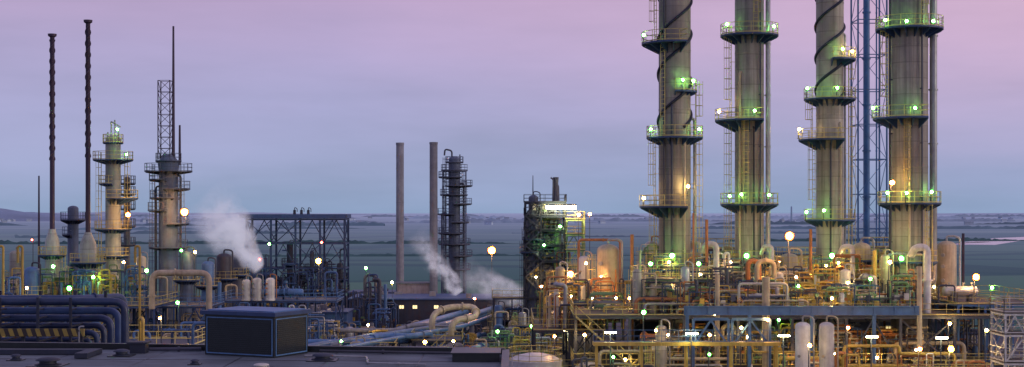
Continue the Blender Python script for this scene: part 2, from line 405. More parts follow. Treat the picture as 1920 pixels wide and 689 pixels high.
def structure(name,label,xs,ys,zs,fm,dm,rm,z0=0,w=.28,brace=.4,seed=1,rails=True,decks=None,bw=.14,stair=False):
    f=frame_mesh(xs,ys,zs,z0,w,brace,seed,bw)
    parts=[('steel_frame',f,fm)]
    for i,z in enumerate(zs):
        if decks is not None and i not in decks: continue
        d=M(); e=w*.7; d.box(xs[0]-e,xs[-1]+e,ys[0]-e,ys[-1]+e,z+.012,z+.07)
        r=M()
        if rails: rail_line(r,[(xs[0]-e,ys[0]-e,z+.07),(xs[-1]+e,ys[0]-e,z+.07),(xs[-1]+e,ys[-1]+e,z+.07),(xs[0]-e,ys[-1]+e,z+.07)],closed=True)
        parts.append(('deck',d,dm,[('railing',r,rm)]))
    if stair:
        s=M(); zz=[z0]+list(zs)
        for i,(a,b) in enumerate(zip(zz,zz[1:])):
            xa,xb=(xs[0],xs[0]+(b-a)*1.1) if i%2==0 else (xs[0]+(b-a)*1.1,xs[0]); y=ys[0]-.7
            for dy in(-.4,.4):
                s.beam((xa,y+dy,a),(xb,y+dy,b),.14); s.tube((xa,y+dy,a+1),(xb,y+dy,b+1),.04,n=4)
                for k in range(5): 
                    t=k/4; s.tube((xa+(xb-xa)*t,y+dy,a+(b-a)*t),(xa+(xb-xa)*t,y+dy,a+(b-a)*t+1),.03,n=4)
            k=int((b-a)/.25)
            for j in range(k): t=(j+.5)/k; s.box(xa+(xb-xa)*t-.13,xa+(xb-xa)*t+.13,y-.38,y+.38,a+(b-a)*t-.02,a+(b-a)*t+.02)
        parts.append(('stairway',s,rm))
    return thing(name,label,'steel structure',(xs[0],ys[0],z0),parts)
def lamp(u,v,d,c,zb,r=.15,label=None,side=0):
    x=X(u,d);z=Z(v,d); r*=.72
    if c=='o': r*=.8
    p=M(); p.tube((x+side,d+r+.3,zb),(x+side,d+r+.3,z+.1),.045,n=6); p.path([(x+side,d+r+.3,z+.05),(x+side,d+r+.3,z+r+.15),(x,d+.02,z+r+.12)],.035,6,bend=.12)
    p.box(x+side-.12,x+side+.12,d+r+.18,d+r+.42,zb,zb+.04)
    b=M(); b.lathe(x,d,[(r*math.sin(math.pi*i/7),z-r*math.cos(math.pi*i/7)) for i in range(8)],10)
    g=M(); g.ring((x,d,z),r*1.5,r*.34)  # coloured ring imitating the glow around the bulb, not a real fitting
    nm={'g':'green glowing','w':'warm white','o':'bright orange','r':'small red'}[c]
    thing('floodlight',label or f"lit {nm} plant lamp on a thin post",'lamp',(x,d,zb),[('post',p,DARK2),('halo_ring',g,HALO[c]),('bulb',b,EM[c])],'lit plant lamps')

# ------------------------------------------------------------------ four big columns
P150=lambda px,d: px/F*d
def bigcol(u,d,w,pl,**k):
    x=X(u,d); r=w/2/F*d; pls=[]
    for v,s,px in pl:
        a={'F':(0,360),'L':(95,285),'R':(-95,95)}[s]; pls.append((Z(v,d),a[0],a[1],max(px/F*d,r+.55)))
    return x,d,r,pls
zt=50
x,y,r,pl=bigcol(1265,150,60,[(82,'L',62),(172,'R',42),(258,'F',53),(387,'L',66),(495,'F',56),(-60,'F',50)])
column('distillation_column','tall beige column with dark spiral strake and ringed platforms',x,y,r,zt,pl,SHELL,spiral=(Z(240,150),zt-1,8.5,(0,2.6)),
  sidepipe=[(r+.45,.3,.16,14,30,SILV),(-r*.3,-r-.3,.14,13,Z(200,150),DARK2),(-r*.75,-r*.8,.09,13,44,DARK2),(r*.5,-r-.12,.08,13,Z(260,150),CREAM)],ladders=[(195,Z(387,150),Z(258,150),True),(0,Z(505,150),Z(258,150),True),(200,Z(82,150),47,True),(-15,Z(258,150),Z(172,150),True),(200,11,Z(387,150),True),(230,Z(258,150),Z(82,150),False)])
x,y,r,pl=bigcol(1405,152,54,[(67,'F',54),(226,'L',64),(383,'F',54),(490,'F',48),(-70,'F',50)])
column('distillation_column','tall beige column with parallel riser pipe and green lit platforms',x,y,r,zt+1,pl,SHELL,
  sidepipe=[(r+.42,-.2,.26,13,48,SILV),(-r*.8,-r*.8,.12,13,35,CREAM),(.2,-r-.2,.09,13,Z(240,152),DARK2),(r*.6,-r*.95,.08,13,46,DARK2)],ladders=[(190,Z(226,152),Z(67,152),True),(190,12,Z(226,152),True),(250,Z(383,152),Z(226,152),True),(280,Z(67,152),48,True)])
x,y,r,pl=bigcol(1556,158,51,[(112,'R',48),(186,'F',48),(262,'L',58),(412,'F',47),(500,'F',46),(-50,'L',50)])
column('distillation_column','slender beige column with spiral strake and offset platforms',x,y,r,zt+3,pl,SHELL,spiral=(Z(185,158),zt+2,7.0,(1.0,math.pi+1)),
  sidepipe=[(r+.3,.5,.12,13,40,SILV),(-.3,-r-.2,.1,13,Z(270,158),DARK2),(r*.6,-r*.95,.08,13,30,CREAM)],ladders=[(185,Z(262,158),Z(186,158),True),(-5,Z(186,158),Z(112,158),True),(355,12,Z(186,158),True),(200,Z(412,158),Z(262,158),True)])
x,y,r,pl=bigcol(1705,145,68,[(55,'F',62),(222,'L',67),(381,'F',58),(490,'F',52),(-70,'F',56)])
column('distillation_column','wide beige column with thick side riser and railed platforms',x,y,r,zt+1,pl,SHELL,
  sidepipe=[(r+.6,0,.38,13,49,SILV),(-r-.25,-.4,.1,14,45,DARK2),(r*.4,-r-.1,.09,13,44,DARK2),(-r*.3,-r-.15,.12,13,Z(230,145),CREAM)],ladders=[(250,Z(381,145),Z(222,145),True),(190,Z(222,145),Z(55,145),True),(300,12,Z(381,145),True),(290,Z(55,145),48,True)])

def lattice(name,label,x,y,w,z0,z1,step,mat,leg=.2,br=.11,tubes=(),cat='lattice tower'):
    m=M(); k=int((z1-z0)/step)
    def c(i,z): 
        s=[(-1,-1),(1,-1),(1,1),(-1,1)][i%4]; return Vector((x+s[0]*w/2,y+s[1]*w/2,z))
    for i in range(4): m.beam(c(i,z0),c(i,z1),leg)
    for j in range(k):
        za=z0+(z1-z0)*j/k; zb=z0+(z1-z0)*(j+1)/k
        for i in range(4):
            m.beam(c(i,zb-.05),c(i+1,zb-.05),br*1.4)
            if (i+j)%2: m.beam(c(i,za),c(i+1,zb),br*.8)
            else: m.beam(c(i+1,za),c(i,zb),br*.8)
    parts=[('lattice_frame',m,mat)]
    for (dx,dy,r,za,zb,mt) in tubes:
        t=M(); t.tube((x+dx,y+dy,za),(x+dx,y+dy,zb),r,n=14); 
        z=za+4
        while z<zb: t.tube((x+dx,y+dy,z),(x+dx,y+dy,z+.2),r*1.3,n=14); z+=6
        parts.append(('flare_pipe',t,mt))
    return thing(name,label,cat,(x,y,z0),parts)
lattice('lattice_tower','tall blue steel lattice tower carrying a blue riser pipe',X(1629,185),185,3.7,0,54,4.2,MAST,.19,.08,tubes=[(-.3,0,.42,0,55,MAST),(1.1,.4,.1,0,50,MAST)])

# ------------------------------------------------------------------ main process deck
DECKM=steel('deck_grating',(.09,.085,.08),.7,0,.5)
structure('process_structure','long blue steel process deck on columns beneath the tall towers',[6+5.1*i for i in range(9)],[134,142,154.5,166],[5.6,10.3],DARK2,DECKM,YRAIL,w=.26,brace=.4,seed=5,decks=(0,1),bw=.14,stair=True)
g=M(); xa,xb=X(1282,130.8),X(1722,130.8)
g.box(xa,xb,130.6,130.75,Z(589,130.8),Z(576,130.8)); g.box(xa,xb,130.45,130.9,Z(576,130.8),Z(574,130.8)); g.box(xa,xb,130.45,130.9,Z(591,130.8),Z(589,130.8))
for i in range(12):
    x=xa+.3+(xb-xa-.6)*i/11; g.box(x-.05,x+.05,130.5,130.6,Z(589,130.8)+.002,Z(576,130.8)-.002)
    if i%3==0: g.beam((x,130.68,0),(x,130.68,Z(591,130.8)-.002),.3)
thing('edge_girder','long blue steel girder on posts along the deck edge','beam',(xa,130.7,0),[('girder',g,BLUE2)])
structure('process_structure','upper steel platform with yellow railings around pipework',[X(1185,146)+3.6*i for i in range(3)],[140,146.5],[13.4],DARK2,DECKM,YRAIL,z0=10.37,w=.2,brace=.5,seed=6)
structure('process_structure','upper steel platform with yellow railings between two towers',[X(1450,146)+3.3*i for i in range(2)],[141,148],[13.0],DARK2,DECKM,YRAIL,z0=10.37,w=.2,brace=.5,seed=8)
structure('process_structure','small raised platform with yellow railings beside a tower',[X(1590,146)+2.6*i for i in range(2)],[142,148.5],[13.2],DARK2,DECKM,YRAIL,z0=10.37,w=.2,brace=.5,seed=9)
structure('process_structure','tall steel access tower with yellow railings behind the deck',[X(1318,156)+2.0*i for i in range(3)],[155,159],[13,16],DARK2,DECKM,YRAIL,z0=10.37,w=.16,brace=.5,seed=10)
structure('process_structure','tall steel access tower with yellow railings behind the deck',[X(1465,158)+1.8*i for i in range(3)],[157,161],[12.6,15],YEL,DECKM,YRAIL,z0=10.37,w=.14,brace=.5,seed=16)
structure('process_structure','tall green steel access frame behind the deck vessels',[X(1640,154)+1.5*i for i in range(3)],[153,156],[12.6,14.6,16.2],GRN,DECKM,YRAIL,z0=10.37,w=.12,brace=.6,seed=17)
structure('process_structure','blue railed platform on steel legs at the deck end',[X(1745,146)+2.6*i for i in range(4)],[137,144.2,150],[5,11.2],BLUE2,DECKM,YRAIL,w=.2,brace=.6,seed=12)
structure('process_structure','low dark steel framework with railed decks beside the main deck',[X(1000,150)+3.4*i for i in range(3)],[140,148,156],[4.4,8.4],DARK,DECKM,YRAIL,w=.2,brace=.5,seed=13)
structure('process_structure','slim pale railed steel frame at the edge of the plant',[X(1868,112)+1.5*i for i in range(4)],[110,113],[4.6,8.4,10.6,Z(585,112)],PALE,DECKM,PALE,w=.17,brace=.95,seed=14,bw=.09)
for i,(u,z) in enumerate(((1020,3.6),(1175,5.2),(1330,3.2),(1480,5.0),(1600,3.8),(1720,5.6))):
    structure('process_structure','small low steel platform with yellow railings before the deck',[X(u,126)+2.0*k for k in range(3+i%2)],[124.5,127.5],[z],random.choice((YEL,DARK2,DARK)),DECKM,YRAIL,w=.14,brace=.4,seed=70+i,bw=.08,stair=i==2)
pal=[CREAM,SILV,ORANGE,CREAM,YEL,DARK2,PALE,DARK2,ORANGE]
clutter_pipes(34,X(1180,146),X(1770,146),135,150,10.38,11.6,16.2,pal,'on the steel deck',(.06,.17))
clutter_pipes(14,X(1010,150),X(1200,150),141,155,8.5,10,14.5,[CREAM,DARK2,ORANGE,YEL,SILV],'on a low deck')
clutter_pipes(16,X(1190,140),X(1780,140),134.5,150,5.7,7,9.9,pal+[GRN],'under the steel deck')
clutter_pipes(10,X(1790,155),X(1900,155),140,165,0,6,11,[CREAM,YEL,SILV,BLUE2,GRN],'beyond the deck end')
mp_=[CREAM,YEL,SILV,DARK2,DARK2,ORANGE,CREAM,PALE,ORANGE,GRN]
manifolds(20,X(1180,136),X(1745,136),135,137.5,10.38,1.8,4.2,mp_,'on the steel deck')
manifolds(20,X(1190,141),X(1760,141),138.5,143,10.38,2.6,5.0,mp_,'on the steel deck')
manifolds(20,X(1190,150),X(1760,150),146,153,10.38,4,6.8,mp_,'behind the deck edge')
manifolds(12,X(1010,146),X(1180,146),140.5,151,8.48,2,5.5,mp_,'on a low deck')
manifolds(18,X(1190,136),X(1760,136),134.6,137,5.7,2.5,4.2,mp_,'below the upper deck')
manifolds(22,X(1010,129),X(1860,129),126,129,0,4.5,8.0,mp_,'standing before the deck',r0=.05,r1=.12)
manifolds(20,X(1010,124),X(1860,124),118,125,0,3.0,7.4,mp_,'standing before the deck',r0=.05,r1=.12)
manifolds(8,X(1780,140),X(1880,140),136,148,0,6,10.5,mp_,'past the deck end')
for i in range(4):
    yy=134.6+i*1.1; xa=U(8,22); xb=xa+U(8,14); zz=10.9+ (i%3)*.42; mt=[CREAM,SILV,ORANGE,YEL][i]
    pipe([(xa,yy,10.38),(xa,yy,zz),((xa+xb)/2,yy,zz),((xa+xb)/2,yy,zz+.8),(xb,yy,zz+.8),(xb,yy,10.38)],.10+.04*(i%3),mt,f"{MN[mt.name]} header pipe stepping along the deck")
for i in range(5):
    yy=130.1-.4*i; zz=8.0-(i%4)*.6
    mt=[YEL,CREAM,YEL,SILV,YEL][i]; xa=[14,8,24,12,30][i]; xb=xa+[16,12,12,14,10][i]
    pipe([(xa,yy,0),(xa,yy,zz),((xa+xb)/2,yy,zz),((xa+xb)/2,yy,zz-.7),(xb,yy,zz-.7),(xb,yy,0)],.1+.05*(i%3),mt,f"{MN[mt.name]} header pipe stepping below the deck edge")
for (u,v,d,w,r) in [(1333,458,147,1.1,.32),(1590,462,147,.9,.26),(1728,464,137,1.1,.36),(1440,462,147,.8,.22),(1305,455,150,.8,.18)]:
    x=X(u,d);z=Z(v,d); pipe([(x+w/2,d,10.38),(x+w/2,d,z),(x-w/2,d+.2,z),(x-w/2-.1,d+1.2,z-.8)],r,PALE,'thick white riser pipe with a rounded elbow on the deck')
for (u,va,vb,d,r,mt) in [(1325,412,500,147,.16,ORANGE),(1300,400,500,143,.1,ORANGE),(1185,440,540,150,.18,ORANGE),(1200,470,560,143,.13,CREAM),(1345,515,610,132,.22,CREAM),(1436,520,600,131.5,.36,CREAM),(1724,500,650,131.4,.24,CREAM),(1640,470,540,141,.2,YEL),(1520,430,540,150,.16,ORANGE),(1806,438,560,150,.15,PURP)]:
    x=X(u,d); base=10.38 if 134<d<165 and u>1190 and u<1790 else 0
    pipe([(x,d,base),(x,d,Z(va,d))],r,mt,f"{MN.get(mt.name,'dark')} vertical stand pipe beside the deck")
def vv(u,v,d,px,z0,mat,label,**k):
    vessel(X(u,d),d,px/F*d,z0,Z(v,d)-z0,mat,label,**k)
vv(1140,458,152,21,8.5,CREAM,'cream vertical drum with nozzles on a low deck',plat=False)
vv(1775,452,148,18,11.3,CREAM,'cream vertical drum on a blue railed platform',plat=False)
vv(1615,455,150,17,10.4,CREAM,'cream vertical drum between two tall towers')
vv(1222,452,152,13,10.4,SILV,'slim silver vertical vessel beside a tower',plat=False)
vv(1480,475,148,17,10.4,SHELL2,'squat beige vessel with railed platform on deck')
vv(1355,470,153,13,10.4,GRN,'green lit small vessel on the deck')
vv(1505,604,117,14,0,PALE,'pale slim vessel with domed top before the deck',plat=False,lad=False)
vv(1550,604,117,14,0,PALE,'pale slim vessel with domed top before the deck',plat=False,lad=False)
vv(1240,610,128,10,0,SHELL2,'slim beige vessel before the deck',plat=False)
for (u,v,d,px,z0) in [(1385,480,156,10,10.4),(1660,478,142,9,10.4),(1745,470,152,11,10.4),(1285,500,140,9,10.4),(1460,510,140,9,10.4),(1585,505,140,10,10.4),(1195,505,138,9,10.4),(1095,480,156,10,8.5),(1050,500,150,9,8.5)]:
    vv(u,v,d,px,z0,random.choice((CREAM,SILV,PALE,SHELL2)),'small pale vertical vessel among deck pipework',plat=R()<.4)
for (u,d,z,r,L,a,mt) in [(1270,139,10.38,.5,4,0,CREAM),(1390,139,10.38,.5,4.0,8,SILV),(1650,139,10.38,.55,4,0,PALE),(1570,141,5.68,.7,4.5,0,CREAM),(1330,141,5.68,.7,5,0,SILV),(1420,141,5.68,.6,4,0,GRN),(1690,141,5.68,.75,5,0,CREAM),(1110,150,8.5,.6,4,0,ORANGE),(1060,146,8.5,.5,3,0,CREAM),(1800,140,11.3,.5,3,0,SILV),(1230,141,5.68,.6,4,0,CREAM)]:
    drum(X(u,d),d,z,r,L,a,mt,'horizontal heat exchanger on saddles upon the steel deck')
pipe([(X(1085,158),158,8.5),(X(1085,158),158,Z(450,158)),(X(1163,158),158,Z(450,158)),(X(1163,158),158,8.5)],.15,ORANGE,'orange pipe bridging over a cream drum')
xa,xb=X(1112,122),X(1462,122); g=M(); zg=Z(648,122)
g.box(xa,xb,121.5,122.9,zg,zg+.3)
for i in range(5):
    x=xa+.3+(xb-xa-.6)*i/4; g.beam((x,121.8,0),(x,121.8,zg),.2); g.beam((x,122.7,0),(x,122.7,zg),.2)
g2=M(); rail_line(g2,[(xa+.05,121.55,zg+.3),(xb-.05,121.55,zg+.3)],h=1.05)
thing('gantry_walkway','orange yellow steel gantry walkway with railing before the deck','walkway',(xa,122,0),[('girder',g,YEL),('railing',g2,BLUE2)])
zb=Z(592,130);za=Z(640,130)
for (ua,ub) in [(1285,1355),(1355,1430)]:
    f=M(); a=X(ua,130)+.16;b=X(ub,130)-.16;c=(a+b)/2; f.beam((a,125.5,zb),(b,125.5,zb+.01),.24)
    f.beam((a,125.52,za),(c,125.5,zb-.1),.16); f.beam((b,125.53,za),(c,125.51,zb-.1),.16); f.beam((a,125.5,0),(a,125.5,zb),.22); f.beam((b,125.5,0),(b,125.5,zb),.22)
    thing('support_frame','blue V braced steel support frame at deck edge','steel structure',(a,125.5,0),[('bracing',f,BLUE2)])

# ------------------------------------------------------------------ left hand units
def flare(u,vt,vb,d,label,basev,bw,pv,pw):
    x=X(u,d);zt=Z(vt,d);zb=Z(vb,d);r=P150(4.6,d)
    s=M(); s.lathe(x,d,[(r*1.15,zb-.5),(r,zb+.3),(r*.92,zt-.5),(r*1.0,zt-.45),(r*1.7,zt-.3),(r*1.8,zt),(r*1.3,zt+.02),(r*1.2,zt-.25)],14)
    parts=[('stack',s,PURP)]
    k=int((zt-zb)*.62*5); z0=zb+(zt-zb)*.36
    for ph in(0,math.pi):
        sp=M(); Q=[Vector((x+math.cos(ph+i*.42)*r*1.05,d+math.sin(ph+i*.42)*r*1.05,z0+(zt-.8-z0)*i/k)) for i in range(k+1)]
        sp.sweep(Q,.07,5); parts.append(('spiral_strake',sp,PURP))
    br=P150(bw,d); b=M(); b.lathe(x,d,[(br*1.05,0),(br,.4),(br,Z(basev,d)),(br*.55,zb-.1),(r*1.5,zb),(r*1.4,zb+.3)],20)
    dk=M();rl=M(); sector(dk,rl,x,d,br,P150(pw,d),Z(pv,d),0,360)
    lm=M(); ladder(lm,x+br+.4,d-.4,0,Z(pv,d),-20,True)
    thing('flare_stack',label,'chimney',(x,d,0),parts+[('base_vessel',b,PT),('platform',dk,BLUE,[('railing',rl,YRAIL)]),('ladder',lm,YRAIL)])
flare(98,64,434,195,'slender dark stack with spiral ribs on a pale vessel',452,13,478,26)
flare(165,38,440,188,'tallest slender dark stack with spiral ribs on vessel',458,15,492,33)
m=M(); m.tube((X(73,215),215,0),(X(73,215),215,Z(330,215)),.22,.12,n=8)
thing('mast','thin dark mast standing near the slender stacks','mast',(X(73,215),215,0),[('pole',m,PURP)])
d=215;column('process_column','small dark column with railed platform near stacks',X(137,d),d,P150(10,d),Z(392,d),[(Z(412,d),0,360,P150(23,d)),(Z(440,d),90,270,P150(20,d))],SLATE,platmat=DARK,railmat=SLATE)
d=200;x=X(212,d)
top=M(); 
for dx,h in((-.9,1.5),(-.3,2.6),(.3,3.2),(.9,1.8)): top.tube((x+dx,d,Z(268,d)),(x+dx*.8,d,Z(268,d)+h),.1,n=8); 
top.path([(x-.3,d,Z(268,d)+2.6),(x-.3,d,Z(268,d)+3),(x+1.1,d-.2,Z(268,d)+2.2)],.1,8)
column('process_column','pale column with crowded platforms and top pipework',x,d,P150(14,d),Z(262,d),[(Z(300,d),0,360,P150(37,d)),(Z(268,d),0,360,P150(19,d)),(Z(345,d),90,280,P150(26,d)),(Z(372,d),-90,90,P150(46,d)),(Z(430,d),0,360,P150(34,d)),(Z(480,d),0,360,P150(30,d))],PT,ladders=[(20,Z(430,d),Z(300,d),True),(200,0,Z(300,d),True)],extra=[('top_piping',top,PT)],railmat=YRAIL,th=.1,gus=.35)
d=206;column('process_column','slim dark side column wrapped in railed platforms',X(238,d),d,P150(6,d),Z(335,d),[(Z(v,d),0,360,P150(16,d)) for v in(345,365,392,425,460)],SLATE,platmat=DARK,railmat=SLATE,th=.08,gus=.2)
d=205;x=X(316,d)
lat=M()
def latm(m,x,y,w,z0,z1,step,leg,br):
    k=int((z1-z0)/step)
    C=[(-1,-1),(1,-1),(1,1),(-1,1)]
    for i in range(4):
        m.beam((x+C[i][0]*w/2,y+C[i][1]*w/2,z0),(x+C[i][0]*w/2,y+C[i][1]*w/2,z1),leg)
        for j in range(k):
            a=z0+(z1-z0)*j/k;b=z0+(z1-z0)*(j+1)/k;p=C[i];q=C[(i+1)%4]
            m.beam((x+p[0]*w/2,y+p[1]*w/2,a),(x+q[0]*w/2,y+q[1]*w/2,b),br); m.beam((x+p[0]*w/2,y+p[1]*w/2,b),(x+q[0]*w/2,y+q[1]*w/2,b+.01),br)
latm(lat,X(310,d),d,1.7,Z(300,d),Z(152,d),1.5,.13,.065)
ms=M(); ms.tube((X(326,d),d-.3,Z(300,d)),(X(326,d),d-.3,Z(50,d)),.24,.14,n=8)
ms2=M(); ms2.tube((X(337,d),d,Z(310,d)),(X(337,d),d,Z(235,d)),.2,.14,n=8)
hd_=M(); hd_.lathe(x,d,[(P150(18,d),Z(322,d)),(P150(20,d),Z(305,d)),(P150(14,d),Z(297,d)),(P150(10,d),Z(290,d))],20)
column('process_column','dark column with crowded platforms lattice mast and vent pipes',x,d,P150(18,d),Z(310,d),[(Z(v,d),a,b,P150(px,d)) for v,a,b,px in((322,0,360,44),(338,90,270,36),(355,-90,90,40),(372,60,300,34),(395,90,270,38),(420,-80,100,38),(465,0,360,36),(303,0,360,24))],SLATE,ladders=[(200,0,Z(322,d),True),(340,Z(465,d),Z(322,d),True),(270,Z(420,d),Z(338,d),True)],extra=[('lattice_mast',lat,PURP),('vent_pipe',ms,PURP),('vent_pipe',ms2,PURP),('head',hd_,SLATE)],platmat=DARK,railmat=SLATE,th=.09,gus=.2,sidepipe=[(P150(24,d),-.4,.16,3,Z(330,d),DARK2),(-P150(22,d),-.4,.13,3,Z(350,d),DARK2)])
# dark steel framework
d=262; xs=[X(462+i*46,d) for i in range(5)]
structure('process_structure','large dark open steel framework with bracing and heavy top beam',xs,[d,d+6],[5.5,10,Z(455,d),Z(410,d)],BLUE,DARK,DARK2,w=.36,brace=.8,seed=22,bw=.15,decks=(0,))
b=M(); b.box(xs[0]-1.2,xs[-1]+.5,d-.5,d+6.5,Z(410,d)+.02,Z(402,d))
thing('crane_beam','heavy dark roof beam lying across the steel framework','beam',(xs[0],d,Z(412,d)),[('beam',b,BLUE)])
for i in range(8):
    vessel(xs[0]+[.8,3,5.5,7.5,9.5,11.6,14,17][i],d+U(1,5),U(.35,.7),0,U(7,14.5),random.choice((DARK,DARK2,BLUE,DARK2)),'dark vessel standing inside the open steel framework',rm=DARK)
for i in range(3): vessel(X(550+i*13,d),d+1.5,.25,Z(402,d),.7,DARK,'small dark vent on top of the steel framework',plat=False,lad=False)
clutter_pipes(12,xs[0],xs[-1],d-2,d+9,0,6,15,[DARK2,BLUE2,BLUE,DARK],'inside the open framework',(.1,.2))
manifolds(10,xs[0],xs[-1],d-3,d+2,0,6,12,[DARK2,BLUE,DARK,BLUE2],'before the open framework',r0=.07,r1=.14)
# twin stacks
for (u,v,d,px) in((750,268,262,7.2),(813,267,256,7.4)):
    s=M();x=X(u,d);r=P150(px,d);z=Z(v,d); s.lathe(x,d,[(r*1.05,0),(r*1.02,8),(r,z-.4),(r*1.07,z-.38),(r*1.07,z),(r*.8,z),(r*.78,z-.8)],24)
    parts=[('shaft',s,GREY)]
    zz=3
    while zz<z-1: q=M(); q.lathe(x,d,[(r*1.03,zz),(r*1.045,zz+.02),(r*1.045,zz+.1),(r*1.03,zz+.12)],24); zz+=6.3; parts.append(('band',q,GREY))
    thing('chimney','plain grey cylindrical chimney standing beside its twin','chimney',(x,d,0),parts,'twin grey chimneys')
# scaffolded tower
d=285;x=X(852,d)
gp=M(); gp.path([(x-.5,d,Z(310,d)),(x-.5,d,Z(283,d)),(x-1.9,d,Z(280,d)),(x-2.0,d,Z(292,d))],.17,8)
pls=[(Z(v,d),a,b,P150(px,d)) for v,a,b,px in[(305,0,360,17),(320,60,360,25),(333,90,300,30),(349,-120,60,34),(366,80,340,27),(383,-90,120,33),(402,80,270,34),(417,-100,100,28),(438,60,300,31),(458,0,360,30),(480,-90,130,34),(505,0,360,30)]]
sc=M(); latm(sc,x,d,4.6,0,Z(322,d),2.0,.13,.07)
tp=M(); tp.tube((x+1.1,d,Z(310,d)),(x+1.1,d,Z(290,d)),.12,n=6); tp.tube((x+.4,d,Z(310,d)),(x+.4,d,Z(296,d)),.1,n=6)
column('process_column','blue grey column wrapped in scaffolding and stacked railed platforms',x,d,P150(11,d),Z(300,d),pls,SLATE,ladders=[(200,0,Z(305,d),True),(-20,0,Z(330,d),True),(270,Z(505,d),Z(350,d),True)],extra=[('gooseneck_pipe',gp,DARK2),('scaffold',sc,SLATE),('top_piping',tp,DARK2)],platmat=DARK2,railmat=SLATE,rr=.055,th=.09,gus=.15,sidepipe=[(P150(18,d),-.5,.2,2,Z(345,d),DARK2),(-P150(17,d),-.5,.15,2,Z(365,d),SLATE),(-P150(24,d),-.3,.12,2,Z(400,d),SLATE)])
# dark structure with bright fluorescent
d=205; xs=[X(985,d),X(1015,d),X(1060,d)]
structure('process_structure','tall dark open steel structure with stacked railed decks',xs,[d,d+4,d+8],[Z(v,d) for v in(560,520,490,460,432,405,380)],DARK,DARK,DARK2,w=.24,brace=.75,seed=31,stair=True,bw=.13)
for i,(u,v) in enumerate([(1000,366),(1018,385),(1033,395),(1045,430),(1010,450),(1055,480),(995,400)]): vessel(X(u,d+2),d+1+i%3*1.5,U(.45,.8),0,Z(v,d)-0,random.choice((DARK2,GRN,SLATE,SLATE)),'vessel rising through the dark steel structure',plat=i%2==0,rm=DARK2)
m=M(); m.lathe(X(1043,d),d+2,[(.55,Z(380,d)),(.5,Z(350,d)),(.35,Z(345,d)),(.42,Z(332,d)),(.2,Z(332,d))],14); m.path([(X(1038,d),d+1.5,Z(380,d)),(X(1038,d),d+1.5,Z(336,d)),(X(1033,d),d+1.5,Z(333,d))],.12,8)
thing('vent_stack','short dark vent stack on top of the steel structure','chimney',(X(1043,d),d+2,Z(380,d)),[('stack',m,DARK2)])
m=M(); m.tube((X(1000,d),d+4,Z(380,d)),(X(1000,d),d+4,Z(328,d)),.1,.05,n=6); thing('mast','thin antenna mast on the dark steel structure','mast',(X(1000,d),d+4,Z(380,d)),[('pole',m,DARK2)])
clutter_pipes(14,X(985,d),X(1095,d),d-2,d+7,0,5,17,[DARK2,GRN,CREAM,BLUE2,ORANGE],'beside the dark structure',(.08,.18))
manifolds(5,X(990,d),X(1110,d),d-4,d-2,0,5,11,[DARK2,GRN,CREAM,BLUE2],'beside the dark structure',r0=.07,r1=.13)
for v_ in (520,490,460,432,405): manifolds(2,xs[0],xs[-1],d-.2,d+2,Z(v_,d)+.09,1.6,2.1,[DARK2,GRN,CREAM,SILV],'on a deck of the structure',r0=.06,r1=.11)
structure('process_structure','lower green lit steel annex with railed decks',[X(1062,d),X(1095,d)],[d,d+5],[Z(v,d) for v in(540,500,470,440,412)],GRN,DARK,YRAIL,w=.22,brace=.7,seed=33)
fl=M(); fl.box(X(1024,d),X(1079,d),d-1.2,d-.9,Z(392,d),Z(386,d)); hd=M(); hd.box(X(1023,d),X(1080,d),d-1.3,d-.8,Z(386,d)+.01,Z(383,d)); hd.beam((X(1040,d),d-1,Z(385,d)),(X(1040,d),d+.2,Z(385,d)),.12); hd.beam((X(1059,d),d-1,Z(385,d)),(X(1059,d),d+.2,Z(385,d)),.12)
thing('floodlight_bar','long bright white light bar fixed to the steel structure','lamp',(X(1050,d),d-1,Z(386,d)),[('tube',fl,EM['f']),('hood',hd,DARK2)])

# left process area
DL=steel('yard_deck',(.06,.08,.12),.7,0,.4)
structure('process_structure','low blue steel pipe deck with railings by the stacks',[X(0,180)+4*i for i in range(6)],[178,184,190],[4,8.3],BLUE,DL,YRAIL,w=.22,brace=.5,seed=41)
structure('process_structure','low blue steel deck with railings beneath the pale column',[X(250,190)+4*i for i in range(4)],[182,190],[4,8],BLUE,DL,BLUE2,w=.2,brace=.5,seed=42)
structure('process_structure','low pipe deck with railings and vessels on top',[X(430,205)+4*i for i in range(5)],[200,208],[3.5,7.6],BLUE,DL,BLUE2,w=.2,brace=.5,seed=43)
lp=[CREAM,YEL,BLUE2,DARK2,GRN,BLUE,BLUE2,BLUE]
clutter_pipes(22,X(-10,185),X(270,185),176,192,0,6,14,lp,'in the low process area',(.07,.16))
clutter_pipes(12,X(270,195),X(420,195),178,200,0,5,12,lp,'in the low process area',(.07,.16))
clutter_pipes(14,X(420,205),X(640,205),196,225,0,5,11,[BLUE2,BLUE,DARK2,CREAM],'near the low pipe deck',(.08,.18))
clutter_pipes(10,X(650,230),X(740,230),225,240,0,5,10,[BLUE2,BLUE,DARK2],'near the chimneys',(.08,.18))
manifolds(14,X(-10,176),X(270,176),172,177,0,6,11,[YEL,CREAM,GRN,BLUE2,DARK2],'in the low process area',r0=.06,r1=.12)
manifolds(12,X(0,186),X(280,186),184,188,8.4,2.5,5,[YEL,CREAM,GRN,BLUE2],'on the low pipe deck',r0=.06,r1=.12)
manifolds(14,X(270,180),X(440,180),168,185,0,4,8.5,[BLUE2,CREAM,BLUE,DARK2],'in the low process area',r0=.06,r1=.12)
manifolds(20,X(400,195),X(660,195),180,199,0,4,7.8,[BLUE2,BLUE,DARK2,SILV,LB],'near the low pipe deck',r0=.06,r1=.13)
manifolds(6,X(655,228),X(740,228),220,236,0,5,9,[BLUE2,BLUE,DARK2],'near the chimneys',r0=.08,r1=.14)
